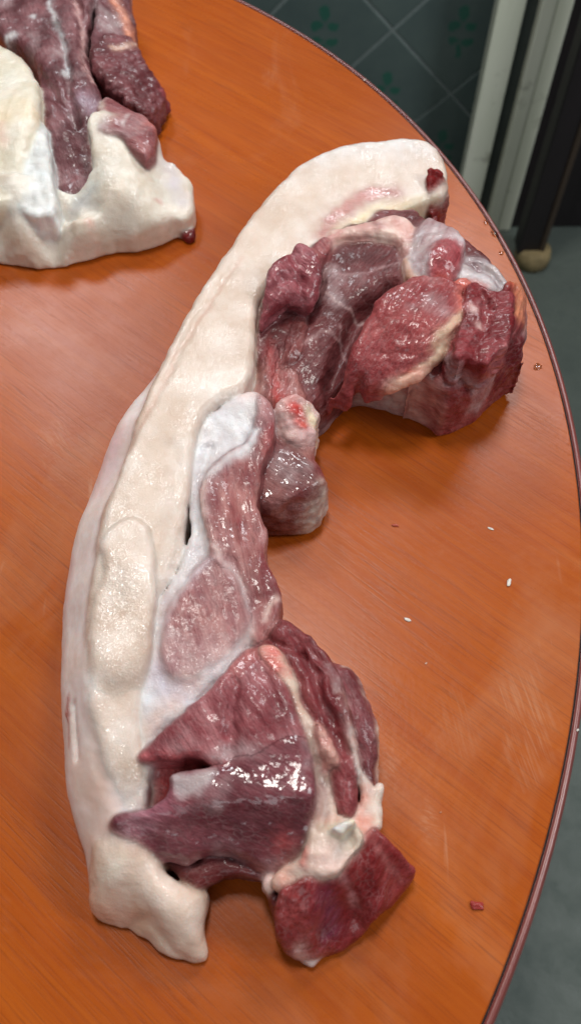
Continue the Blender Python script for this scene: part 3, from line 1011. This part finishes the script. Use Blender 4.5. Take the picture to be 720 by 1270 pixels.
piece('right_lobe', [(570, 366), (584, 355), (606, 360), (630, 360), (642, 374), (636, 400), (628, 426), (616, 434), (600, 450), (580, 442), (564, 446), (556, 428), (570, 400)], .078,
      None, planes=[[(575, 375, .083), (630, 370, .080), (600, 420, .079)], [(575, 375, .083), (565, 430, .080), (556, 400, .070)]], base=.048, r=.003, rb=.004, fib=.3, warp=1.6, cleft=.6, grooves=[([(590, 360), (600, 395), (590, 440)], .004, .004)], col=lin(136, 46, 54), pale=lin(170, 92, 100), amp=1.7, film=.15,
      paint=[([(584, 386), (588, 388)], .003, PINKW, .8), ([(592, 402), (596, 402)], .003, PINKW, .8), ([(618, 440), (626, 425)], .003, lin(200, 130, 130), .6)], k=.0015, label='dark wine red facetted lobe on the right', **P)
piece('right_flank', [(618, 372), (640, 362), (654, 376), (656, 400, .055), (648, 425, .05), (642, 462, .03), (636, 478, .012), (618, 492, .008), (598, 508, .006), (590, 490, .03), (592, 455, .05), (612, 420, .06)], .062,
      [(640, 375, .070), (648, 400, .060), (635, 430, .056), (620, 450, .052), (605, 480, .044), (625, 480, .034)], r=.004, rb=.006, fib=1.2, col=lin(128, 44, 52), pale=lin(152, 80, 84), amp=1.6, film=.1,
      paint=[([(632, 366), (645, 372), (640, 392)], .006, lin(226, 150, 110), .85), ([(630, 370)], .004, RED, .5), ([(602, 470), (600, 500)], .004, lin(200, 140, 130), .7), ([(628, 400), (620, 425)], .003, lin(206, 140, 130), .7)],
      grooves=[([(640, 425), (615, 450), (600, 480)], .004, .010)], k=.0015, **P)
piece('lower_lobe', [(505, 470), (520, 450), (545, 445), (575, 450), (600, 462), (606, 480, .03), (598, 510, .006), (575, 532, .003), (545, 541, .003), (522, 524, .006), (508, 500, .02)], .050,
      [(520, 460, .058), (560, 460, .056), (590, 470, .052), (530, 495, .046), (565, 500, .042), (545, 525, .028), (585, 505, .034)], r=.006, rb=.006, fib=-.7, col=lin(154, 66, 70), pale=lin(178, 108, 108), amp=1.0, film=.25,
      paint=[([(512, 468), (540, 490), (565, 515), (570, 530)], .0055, lin(216, 176, 164), .95), ([(508, 480), (520, 505)], .006, lin(196, 156, 146), .5), ([(530, 450), (560, 455)], .006, lin(120, 40, 46), .6)],
      grooves=[([(512, 470), (545, 495), (568, 520)], .003, .002)], k=.0015, label='red lobe resting on the table at the front', **P)
piece('silverskin_belly', [(402, 500, .010), (412, 480), (432, 456), (462, 440), (500, 440), (528, 452), (530, 490, .02), (520, 520, .004), (496, 517, .003), (470, 507, .003), (440, 503, .003), (418, 508, .003)], .040,
      [(425, 480, .034), (460, 460, .050), (505, 460, .052), (510, 495, .036), (470, 490, .034), (435, 496, .022), (428, 458, .032), (465, 438, .044), (520, 445, .050), (410, 478, .026)], r=.005, rb=.004, k=.002, fib=.4, col=lin(166, 122, 116), pale=lin(196, 172, 164), amp=1.2, film=.5, mat=M_FASCIA,
      paint=[([(440, 495), (470, 500)], .006, lin(150, 100, 100), .6), ([(490, 480), (500, 510)], .006, lin(206, 186, 178), .6)], label='pale silvery pink membrane under the lobes', **P)
piece('top_lobe', [(508, 298), (516, 276), (530, 262), (550, 272), (570, 290), (576, 312), (570, 336), (555, 350), (535, 350), (518, 342), (508, 322)], .074,
      [(525, 275, .070), (555, 285, .076), (570, 310, .076), (545, 320, .082), (520, 315, .076), (550, 345, .074)], base=.02, r=.004, fib=1.1, mat=M_FASCIA, col=lin(166, 134, 136), pale=lin(200, 186, 188), amp=1.4, film=.3,
      paint=[([(538, 304), (550, 300), (570, 306), (574, 325), (562, 345), (540, 350), (530, 328)], .006, lin(150, 44, 52), .85, 'fill'), ([(548, 345), (562, 348)], .004, lin(220, 110, 96), .7)],
      label='lobe with white membrane and a bright red cut face', **P)
piece('silver_ridge', [(566, 318), (585, 312), (605, 320), (625, 338), (645, 356), (650, 372), (630, 376), (605, 366), (580, 360), (566, 345)], .070,
      [(580, 325, .070), (610, 335, .072), (640, 362, .068), (590, 355, .074)], base=.01, r=.007, fib=-.7, col=lin(150, 134, 138), pale=lin(196, 190, 192), amp=1.8, film=.6, mat=M_FASCIA,
      paint=[([(585, 325), (600, 340), (612, 348)], .003, lin(110, 84, 90), .7), ([(645, 368), (632, 374)], .005, lin(226, 140, 100), .8), ([(575, 352), (600, 358)], .004, lin(190, 110, 104), .6)],
      grooves=[([(580, 325), (600, 338), (620, 352)], .003, .004)], label='silvery grey membrane ridge at the far side', **P)
piece('fat_ridge', [(396, 296), (410, 282), (440, 275), (470, 270), (495, 268), (512, 280), (516, 300), (512, 318), (500, 318), (490, 300), (470, 292), (440, 290), (415, 296), (402, 304)], .068,
      [(405, 292, .066), (450, 280, .069), (490, 278, .070), (508, 305, .070)], base=.02, r=.005, col=lin(206, 160, 152), pale=lin(226, 202, 190), amp=1.6, mat=M_FASCIA,
      paint=[([(400, 296), (420, 286)], .004, PINK, .6), ([(490, 278), (505, 290)], .006, lin(206, 140, 132), .7), ([(462, 276), (470, 282)], .003, lin(120, 50, 56), .7)], **P)
piece('dark_pocket', [(455, 268), (470, 255), (490, 258), (515, 262), (520, 280), (505, 292), (480, 280), (462, 282)], .060, [(470, 268, .0595), (505, 275, .063)], base=.02, r=.006, col=lin(120, 64, 70), pale=lin(150, 100, 104), amp=1.3, film=.25, **P)
piece('seam_strip', [(504, 314), (514, 316), (522, 338), (530, 352), (520, 358), (508, 346), (500, 328)], .071, [(508, 320, .070), (522, 350, .073)], base=.03, r=.004, col=lin(206, 160, 136), pale=PINKW * .9, amp=1.2, mat=M_FASCIA, **P)
piece('red_seam', [(560, 350), (575, 342), (585, 352), (575, 366), (564, 364)], .077, [(572, 354, .078)], base=.03, r=.004, col=lin(204, 92, 76), pale=lin(206, 130, 116), amp=1.5, mat=M_FASCIA, **P)

# ---------------- lower (hip) block
piece('hip_core', [(290, 830), (330, 800), (360, 830), (385, 880), (405, 940), (420, 1000), (415, 1040), (380, 1065), (330, 1080), (280, 1062), (235, 1050), (222, 1020), (232, 985), (226, 955), (240, 900)], .040,
      [(300, 850, .050), (370, 900, .050), (300, 960, .036), (230, 1000, .030), (400, 1020, .040), (330, 1060, .030)], r=.010, fib=-1.0, col=lin(118, 48, 54), pale=lin(140, 78, 82), amp=1.0, base=.004, **P)
piece('shelf_muscle', [(172, 938), (178, 922), (200, 900), (232, 880), (258, 858), (285, 822), (310, 800), (330, 806), (345, 835), (362, 870), (374, 905), (368, 935), (330, 945), (300, 944), (270, 946), (240, 936), (205, 938)], .060,
      [(180, 928, .056), (235, 890, .060), (280, 850, .062), (320, 815, .058), (350, 880, .062), (300, 930, .060), (230, 930, .058), (365, 930, .056)], r=.004, base=.02, fib=-.95, cleft=.25, col=lin(150, 82, 92), pale=lin(182, 132, 140), film=.35, amp=.9,
      paint=[([(174, 938), (205, 940), (240, 938), (280, 948)], .003, lin(186, 84, 88), .7), ([(290, 825), (310, 805)], .006, lin(200, 120, 112), .5), ([(290, 870), (288, 905)], .0025, lin(120, 50, 58), .6)],
      grooves=[([(292, 850), (286, 900), (290, 935)], .004, .004), ([(330, 840), (345, 880)], .004, .002)], label='shelf like muscle with a clean cut red front', **P)
piece('recess_wall', [(168, 946), (200, 934), (250, 936), (246, 980), (225, 1005), (190, 1012), (168, 1004)], .034, [(180, 960, .036), (240, 950, .040), (200, 995, .030)], base=.004, r=.004, fib=1.5, col=lin(176, 62, 66), pale=lin(190, 92, 92), label='bright red cut face in the recess', **P)
piece('front_muscle', [(141, 1020, .045), (150, 1008), (172, 1002), (196, 996), (210, 984), (216, 962), (240, 958), (278, 950), (300, 936), (330, 924), (358, 918), (378, 928), (390, 975), (388, 1012), (380, 1042), (362, 1072, .04), (338, 1088, .032), (318, 1078, .034), (295, 1066, .036), (268, 1056, .04), (245, 1062, .038),
                       (230, 1075, .032), (205, 1068, .032), (172, 1056, .034), (150, 1044, .038)], .050,
      None, planes=[[(215, 960, .0575), (385, 955, .0600), (300, 988, .0590)], [(215, 992, .0575), (385, 1000, .0560), (300, 1062, .036)], [(205, 985, .055), (225, 1030, .052), (145, 1020, .050)]],
      r=.005, rb=.008, base=.022, fib=-.5, col=lin(122, 66, 78), pale=lin(150, 96, 108), film=.1, amp=0.6, cleft=.1, var=.8, wet=.85,
      paint=[([(213, 962), (245, 962), (268, 962), (250, 985), (228, 992), (218, 980)], .004, lin(190, 178, 178), .75, 'fill'), ([(165, 1020), (200, 1000)], .008, lin(168, 112, 128), .6), ([(350, 1042)], .007, lin(166, 74, 74), .8),
             ([(335, 1086), (360, 1070)], .006, lin(206, 150, 140), .6), ([(232, 1074), (240, 1066)], .003, PINKW, .5)],
      k=.005, soft=.002, label='glossy purple muscle folded over at the front', **P)
piece('under_muscle', [(192, 1062, .03), (230, 1066, .03), (270, 1054, .03), (325, 1080, .03), (340, 1092, .02), (318, 1092, .01), (280, 1092, .01), (250, 1102, .01), (225, 1092, .014)], .024, [(230, 1080, .024), (300, 1075, .026)], r=.006, col=lin(110, 44, 48), pale=lin(130, 70, 72), base=.001, fib=.2, **P)
piece('cream_fat', [(327, 806), (345, 808), (360, 835), (372, 870), (392, 905), (405, 945), (412, 975), (414, 1005), (425, 1012), (440, 1020), (450, 1038), (440, 1058), (424, 1076), (400, 1084), (372, 1092), (348, 1100), (336, 1088), (352, 1074), (372, 1060), (384, 1035), (388, 1005), (386, 965), (376, 930), (362, 895), (348, 860), (330, 830)], .055,
      [(340, 815, .060), (362, 860, .057), (385, 915, .053), (400, 965, .050), (402, 1010, .049), (430, 1035, .049), (410, 1060, .049), (370, 1075, .045), (350, 1092, .041)], base=.028, r=.003, k=.006, col=lin(214, 196, 178), pale=lin(208, 176, 164), amp=1.6, mat=M_FASCIA,
      paint=[([(334, 812), (342, 830)], .008, lin(200, 56, 48), .85), ([(350, 850), (365, 885)], .006, lin(206, 160, 136), .6), ([(398, 950), (402, 1000)], .004, lin(160, 140, 136), .7), ([(380, 1066), (382, 1050)], .003, lin(190, 60, 50), .6),
             ([(350, 1085), (345, 1096)], .006, lin(214, 140, 120), .7), ([(420, 1050), (435, 1030)], .004, lin(176, 164, 156), .5)],
      grooves=[([(400, 940), (405, 990), (400, 1015)], .004, .006), ([(425, 1020), (430, 1045)], .005, .005)], label='lumpy cream fat seam running down the lower block', **P)
piece('long_muscle', [(334, 785), (350, 768), (372, 780), (392, 796), (410, 815), (424, 845), (434, 885), (440, 930), (444, 975), (442, 1005), (428, 1015), (416, 1000), (410, 965), (398, 925), (382, 880), (362, 838), (345, 812)], .052,
      [(350, 785, .054), (385, 810, .056), (400, 850, .058), (420, 900, .056), (430, 950, .052), (425, 1000, .046), (375, 840, .056)], r=.008, fib=-1.1, col=lin(126, 52, 60), pale=lin(152, 86, 92), amp=1.5, film=.08,
      grooves=[([(365, 790), (385, 830), (405, 880), (425, 935)], .003, .005), ([(352, 800), (375, 815)], .003, .004), ([(380, 800), (405, 830), (415, 860)], .003, .004)], label='long dark red muscle on the inner curve', **P)
piece('torn_shreds', [(392, 898), (402, 904), (412, 918), (418, 932), (417, 945), (408, 948), (402, 938), (394, 920)], .058, [(402, 920, .060), (412, 940, .058)], base=.03, r=.004, col=lin(206, 160, 146), pale=lin(190, 130, 124), amp=2.6, mat=M_FASCIA, **P)
piece('outer_muscle', [(405, 815), (424, 820), (440, 828), (455, 852), (466, 885), (471, 920), (473, 955), (470, 975), (456, 985), (446, 960), (440, 925), (430, 880), (416, 845)], .044,
      [(420, 830, .046), (440, 850, .046), (460, 900, .044), (462, 960, .040), (440, 900, .048)], r=.008, fib=-1.15, col=lin(122, 64, 72), pale=lin(152, 98, 106), amp=1.3,
      paint=[([(428, 822), (450, 838), (464, 875), (472, 925), (473, 975)], .0022, lin(222, 196, 182), .85)], label='outer dark muscle edged with a thin white line', **P)
piece('white_seam', [(411, 842), (420, 852), (432, 885), (442, 925), (450, 955), (462, 975), (473, 968), (474, 1000), (472, 1024), (460, 1032), (448, 1040), (436, 1032), (440, 1010), (446, 985), (440, 955), (432, 915), (422, 880)], .050,
      [(416, 850, .054), (432, 890, .055), (445, 950, .050), (462, 985, .043), (455, 1020, .042)], base=.004, r=.004, col=lin(216, 204, 196), pale=lin(222, 190, 176), amp=1.3, mat=M_FASCIA,
      paint=[([(452, 985), (450, 1005), (456, 1022)], .007, lin(214, 120, 96), .8), ([(470, 985), (472, 1015)], .004, lin(226, 208, 186), .7)], label='white seam ending in a pink and white fat tip', **P)
piece('white_scrap', [(408, 1022), (420, 1015), (436, 1014), (438, 1022), (428, 1028), (422, 1034), (410, 1030)], .058, [(422, 1022, .0565)], base=.04, r=.002, k=.003, col=WHITE * .92, pale=CREAM, amp=1.2, mat=M_FASCIA, **P)
piece('end_chunk', [(347, 1105, .044), (365, 1094, .046), (385, 1088, .046), (412, 1086, .046), (430, 1066, .046), (446, 1046, .045), (460, 1030, .043), (472, 1029, .041), (490, 1050, .033), (505, 1068, .026), (514, 1080, .022), (512, 1088, .020), (502, 1102, .020), (486, 1120, .020), (468, 1138, .019), (448, 1157, .018), (427, 1175, .016), (406, 1186, .014), (388, 1192, .012), (372, 1190, .013), (357, 1181, .018), (345, 1157, .028), (342, 1130, .038)], .034,
      [(348, 1105, .046), (375, 1090, .047), (410, 1086, .046), (440, 1055, .045), (470, 1032, .042), (510, 1078, .022), (480, 1110, .020), (440, 1125, .020), (420, 1155, .016), (378, 1185, .014), (360, 1165, .026), (352, 1135, .036), (400, 1130, .036), (455, 1085, .037), (460, 1120, .026)],
      warp=.6, k=.002, r=.0028, rb=.003, fib=-1.9, cleft=.35, col=lin(146, 50, 54), pale=lin(166, 82, 84), amp=.9, film=0,
      grooves=[([(400, 1095), (408, 1130), (405, 1155)], .005, .004), ([(445, 1060), (452, 1090), (462, 1110)], .004, .003)],
      paint=[([(385, 1192), (372, 1180)], .005, PINKW, .7), ([(405, 1110), (408, 1150)], .007, lin(92, 50, 78), .6), ([(425, 1090), (440, 1120)], .002, lin(190, 140, 140), .5), ([(465, 1050), (500, 1085)], .002, lin(190, 130, 126), .4)],
      label='dark red squared end chunk with cut sides', **P)
piece('white_tip', [(374, 1186, .008), (384, 1184, .01), (396, 1190, .004), (388, 1202, .001), (376, 1198, .002)], .006, [(384, 1192, .008)], r=.003, rb=.002, col=WHITE * .9, pale=PINKW, amp=.8, mat=M_FASCIA, **P)
piece('shadow_side_muscle', [(334, 1098, .03), (346, 1100, .03), (352, 1140, .025), (352, 1160, .012), (342, 1155, .01), (336, 1130, .02)], .024, [(342, 1110, .028), (346, 1145, .018)], r=.005, base=.001, col=lin(112, 44, 50), pale=lin(132, 70, 72), **P)
piece('fat_crumb', [(326, 1086), (338, 1088), (342, 1098), (334, 1108), (326, 1098)], .030, [(333, 1096, .032)], base=.008, r=.004, col=lin(200, 176, 160), pale=PINKW, amp=1.5, mat=M_FASCIA, **P)

# ------------------------------------------------------------------ second cut, far left
meat2 = empty('pork_shoulder', (-0.2, 0.6, TABLE_Z), 'raw pork cut with cream fat and dark purple meat at the far left', 'meat')
B1.finish()
B2 = Body(meat2, -0.36, -0.06, 0.50, 0.86, 0.085, 0.0016)
piece = B2.piece
P2 = {}
def c6(l):
    return crop(l, 0, 0, .3611)
piece('fat_base', c6([(-260, 640), (-100, 640), (0, 640), (60, 640), (180, 640), (250, 640), (318, 600), (320, 520), (330, 452), (440, 452), (530, 470), (565, 530), (610, 605, .02), (655, 660, .012), (668, 720, .008), (672, 770, .006), (650, 800, .004), (600, 822, .002), (510, 858, .002), (430, 868, .002), (330, 888, .002), (230, 916, .002), (150, 926, .002), (60, 915, .002), (-100, 880, .002), (-260, 850, .002)]), .040,
      [(-60, 270, .040), (20, 250, .046), (90, 245, .040), (130, 190, .052), (180, 175, .046), (190, 210, .036), (150, 240, .044), (215, 250, .026), (228, 278, .020), (100, 280, .034), (30, 290, .030), (180, 290, .022), (60, 312, .012), (0, 310, .012), (130, 308, .014)],
      r=.004, rb=.004, col=lin(212, 200, 184), pale=lin(224, 216, 204), amp=.6, mat=M_FAT, var=.5,
      paint=[(c6([(-100, 890), (0, 890), (100, 918)]), .008, lin(120, 90, 104), .8), (c6([(540, 490), (580, 560), (620, 630)]), .008, lin(190, 180, 192), .7), (c6([(200, 640), (300, 650)]), .012, lin(206, 212, 206), .7), (c6([(240, 690), (300, 670)]), .008, lin(150, 150, 154), .7),
             (c6([(300, 740)]), .005, lin(206, 150, 130), .8), (c6([(540, 665)]), .003, RED, .6), (c6([(0, 760), (100, 790), (200, 800)]), .005, lin(200, 170, 150), .5), (c6([(480, 770), (520, 780)]), .006, lin(222, 170, 150), .5)],
      grooves=[(c6([(180, 690), (260, 720), (320, 700)]), .005, .006), (c6([(-60, 780), (60, 790), (140, 810)]), .004, .004), (c6([(250, 600), (250, 680)]), .02, .008)], **P2)
piece('blood_spot', c6([(620, 800, .004), (655, 780, .008), (672, 790, .004), (668, 825, .002), (640, 838, .001)]), .006, [(234, 292, .008)], r=.003, rb=.002, col=lin(130, 30, 40), pale=BLOOD, **P2)
piece('fat_hump', c6([(-260, 140), (-60, 130), (0, 148), (60, 182), (108, 232), (134, 310), (133, 400), (108, 490), (64, 590), (22, 648), (-60, 660), (-260, 640)]), .060,
      [(-60, 140, .062), (10, 80, .064), (30, 130, .066), (20, 190, .058), (0, 225, .050), (-60, 220, .052)], base=.01, r=.010, col=lin(216, 206, 184), pale=lin(226, 218, 204), amp=.6, mat=M_FAT, var=.5,
      paint=[(c6([(20, 420), (60, 380), (100, 400)]), .012, lin(224, 196, 150), .6), (c6([(0, 440), (10, 480)]), .006, lin(214, 160, 140), .6)], label='yellowish rounded hump of fat at the picture edge', **P2)
piece('membrane_flap', c6([(132, 430), (160, 446), (174, 520), (182, 620), (180, 690), (130, 712), (80, 700), (46, 680), (60, 610), (98, 510)]), .052, [(50, 165, .056), (60, 200, .054), (30, 235, .048), (60, 245, .046)], base=.01, r=.005, col=lin(206, 206, 204), pale=lin(222, 224, 222), amp=1.2, mat=M_FASCIA, label='bluish white membrane flap', **P2)
piece('centre_muscle', c6([(50, 150), (100, 190), (130, 260), (140, 400), (165, 500), (182, 610), (215, 618), (255, 598), (318, 592), (322, 460), (352, 340), (310, 250), (300, 120), (330, -20), (330, -200), (0, -200), (-60, -40), (0, 120)]), .050,
      [(40, 60, .054), (60, 110, .056), (90, 150, .052), (75, 215, .036), (105, 205, .038), (100, 60, .058), (100, 0, .058), (30, 0, .054), (30, -60, .05), (100, -60, .05)], r=.009, fib=-1.2, cleft=.25, col=lin(108, 66, 74), pale=lin(144, 110, 118), film=.3, amp=1.0,
      grooves=[(c6([(190, 100), (230, 220), (240, 330), (260, 420)]), .004, .006), (c6([(130, 250), (200, 350), (250, 420)]), .005, .006), (c6([(270, 20), (290, 150), (300, 240)]), .004, .006)],
      paint=[(c6([(180, -40), (186, 60), (210, 120), (230, 200), (232, 270)]), .003, lin(206, 204, 206), .9), (c6([(255, 0), (285, 120), (288, 220), (320, 300)]), .0025, lin(206, 170, 166), .8), (c6([(30, 128), (50, 132)]), .004, WHITE, .8), (c6([(118, 75)]), .003, WHITE, .8),
             (c6([(290, 360), (320, 380)]), .010, lin(176, 160, 176), .6)], label='dark purple muscle with pale seams', **P2)
piece('far_muscle', c6([(330, -120), (430, -120), (446, 0), (462, 60), (456, 110), (430, 140), (380, 180), (330, 220), (312, 180), (330, 60)]), .046, [(130, 20, .052), (150, 0, .048), (160, 40, .040), (130, 60, .05)], r=.008, fib=-1.0, col=lin(112, 70, 80), pale=lin(142, 108, 118), film=.25, amp=1.4,
      paint=[(c6([(400, 20), (430, 60), (445, 100)]), .006, lin(220, 150, 120), .85)], **P2)
piece('side_muscle', c6([(320, 240), (360, 190), (430, 165), (470, 175), (505, 215), (530, 240), (558, 262), (566, 300), (540, 346), (500, 385), (440, 370), (380, 330), (330, 300)]), .034, [(130, 90, .052), (165, 70, .046), (190, 95, .034), (180, 125, .034), (150, 115, .046)], r=.009, fib=.4, warp=2.6, col=lin(112, 60, 68), pale=lin(142, 98, 106), amp=2.2,
      paint=[(c6([(400, 230), (440, 215), (475, 185)]), .004, lin(214, 180, 160), .8), (c6([(555, 270), (570, 290)]), .004, lin(150, 60, 70), .6)], **P2)
piece('triangle_muscle', c6([(352, 325), (420, 352), (480, 385), (528, 418), (536, 450), (515, 500), (495, 522), (450, 490), (410, 462), (330, 452)]), .056, [(130, 130, .056), (180, 150, .056), (175, 180, .054), (140, 160, .0575)], base=.02, r=.006, fib=-.5, col=lin(150, 92, 100), pale=lin(176, 132, 136), amp=1.2, film=.25,
      paint=[(c6([(345, 330), (350, 380), (330, 440)]), .003, lin(216, 196, 186), .8), (c6([(425, 430), (440, 400)]), .003, lin(206, 190, 190), .7), (c6([(500, 430), (525, 420)]), .006, lin(190, 110, 100), .5)], **P2)

B2.finish()

# ------------------------------------------------------------------ scraps and drops on the table
def scrap(px, py, size, col, mat, label, cat='scrap', n=4, ang=0.0, elong=2.2, group=None):
    x, y = at(px, py, 0.001)
    us, vs = 18, 10
    V, Q = [], []
    for i in range(vs + 1):
        th_ = math.pi * i / vs
        for j in range(us):
            a = 2 * math.pi * j / us
            V.append((math.sin(th_) * math.cos(a), math.sin(th_) * math.sin(a), math.cos(th_)))
    V = np.array(V)
    sd = px * 0.37
    size = size * 0.8
    k = 1 + 0.3 * perlin(V * 1.3 + sd) + 0.1 * perlin(V * 3 + sd)
    V = V * k[:, None] * [size * elong, size, size * .5]
    V[:, 1] += 0.35 * size * np.sin(V[:, 0] / (size * elong) * 2.6)
    c, s = math.cos(ang), math.sin(ang)
    V = np.stack([V[:, 0] * c - V[:, 1] * s, V[:, 0] * s + V[:, 1] * c, V[:, 2]], 1)
    V[:, 2] = np.maximum(V[:, 2] + size * .4, 0.0002)
    for i in range(vs):
        for j in range(us):
            Q.append((i * us + j, (i + 1) * us + j, (i + 1) * us + (j + 1) % us, i * us + (j + 1) % us))
    me = np_mesh('scrap', V, np.array(Q))
    pr = np.zeros((len(V), 3))
    pr[:, 0] = 0.0 if mat == M_MUSCLE else 1.0
    pr[:, 2] = 0.5
    fa = me.attributes.new('par', 'FLOAT_VECTOR', 'POINT')
    fa.data.foreach_set('vector', pr.astype(np.float32).ravel())
    C = np.tile(np.asarray(col), (len(V), 1)) * (1 + .15 * perlin(V * 900))[:, None]
    ca_ = me.color_attributes.new('col', 'FLOAT_COLOR', 'POINT')
    ca_.data.foreach_set('color', np.hstack([np.clip(C, 0, 1), np.ones((len(C), 1))]).astype(np.float32).ravel())
    fa = me.attributes.new('fib', 'FLOAT_VECTOR', 'POINT')
    fa.data.foreach_set('vector', V.astype(np.float32).ravel())
    o = link('fat_scrap' if mat != M_MUSCLE else 'meat_scrap', me, M_TISSUE, None, label, cat, group)
    o.location = (x, y, TABLE_Z)
    return o


G = 'scraps scattered on the table'
scrap(631, 722, .0016, FATW, M_FASCIA, 'largest white fat scrap, lying between the meat and the right table edge', ang=1.0, group=G)
scrap(505, 768, .0013, FATW, M_FASCIA, 'small white fat scrap right of the inner curve of the meat', ang=-.7, group=G)
scrap(608, 655, .0009, FATW, M_FASCIA, 'thin white fat sliver above the largest scrap', ang=-.6, elong=3.2, group=G)
scrap(528, 822, .0006, FATW, M_FASCIA, 'tiny white fat crumb below the other white scraps', group=G, elong=1.4)
scrap(490, 651, .0014, lin(170, 80, 60), M_MUSCLE, 'small reddish meat scrap right of the rib end', ang=-.4, group=G)
scrap(591, 1123, .0026, lin(150, 50, 44), M_MUSCLE, 'red meat scrap lying near the lower right table edge', ang=-.5, elong=1.7, group=G)
scrap(546, 829 + 178, .0006, lin(190, 110, 70), M_FASCIA, 'tiny pale crumb right of the end of the outer muscle', group=G, elong=1.4)
scrap(452, 98, .0010, FATW, M_FASCIA, 'tiny white crumb on the far table edge', group=G, elong=1.6)
scrap(716, 905, .0009, FATW, M_FASCIA, 'tiny white crumb by the right table edge', group=G, elong=1.3)

wt = NT('water')
wt.b.inputs['Base Color'].default_value = (0.9, 0.93, 0.95, 1)
wt.b.inputs['Roughness'].default_value = 0.04
wt.b.inputs['IOR'].default_value = 1.33
wt.b.inputs['Transmission Weight'].default_value = 1.0
for (px, py, s, lab) in ((602, 276, .0024, 'small water drop on the table beside the far rim, leftmost of three drops'), (613, 290, .0034, 'largest of three water drops on the table beside the far rim'), (621, 314, .0022, 'small water drop on the table beside the far rim, nearest of three'), (666, 455, .0032, 'flat water drop alone between the upper meat and the right rim')):
    x, y = at(px, py, 0)
    V, Q = [], []
    for i in range(6):
        a = i / 5 * math.pi / 2
        for j in range(20):
            b = 2 * math.pi * j / 20
            w = 1 + .15 * math.sin(b * 2 + px) + .08 * math.sin(3 * b + py)
            V.append((math.cos(a) * math.cos(b) * w, math.cos(a) * math.sin(b) * w, math.sin(a) * .16))
    V = np.array(V) * s
    for i in range(5):
        for j in range(20):
            Q.append((i * 20 + j, i * 20 + (j + 1) % 20, (i + 1) * 20 + (j + 1) % 20, (i + 1) * 20 + j))
    o = link('water_drop', np_mesh('water_drop', V, np.array(Q)), wt.m, None, lab, 'water drop', 'water drops on the table')
    o.location = (x, y, TABLE_Z + .0003)
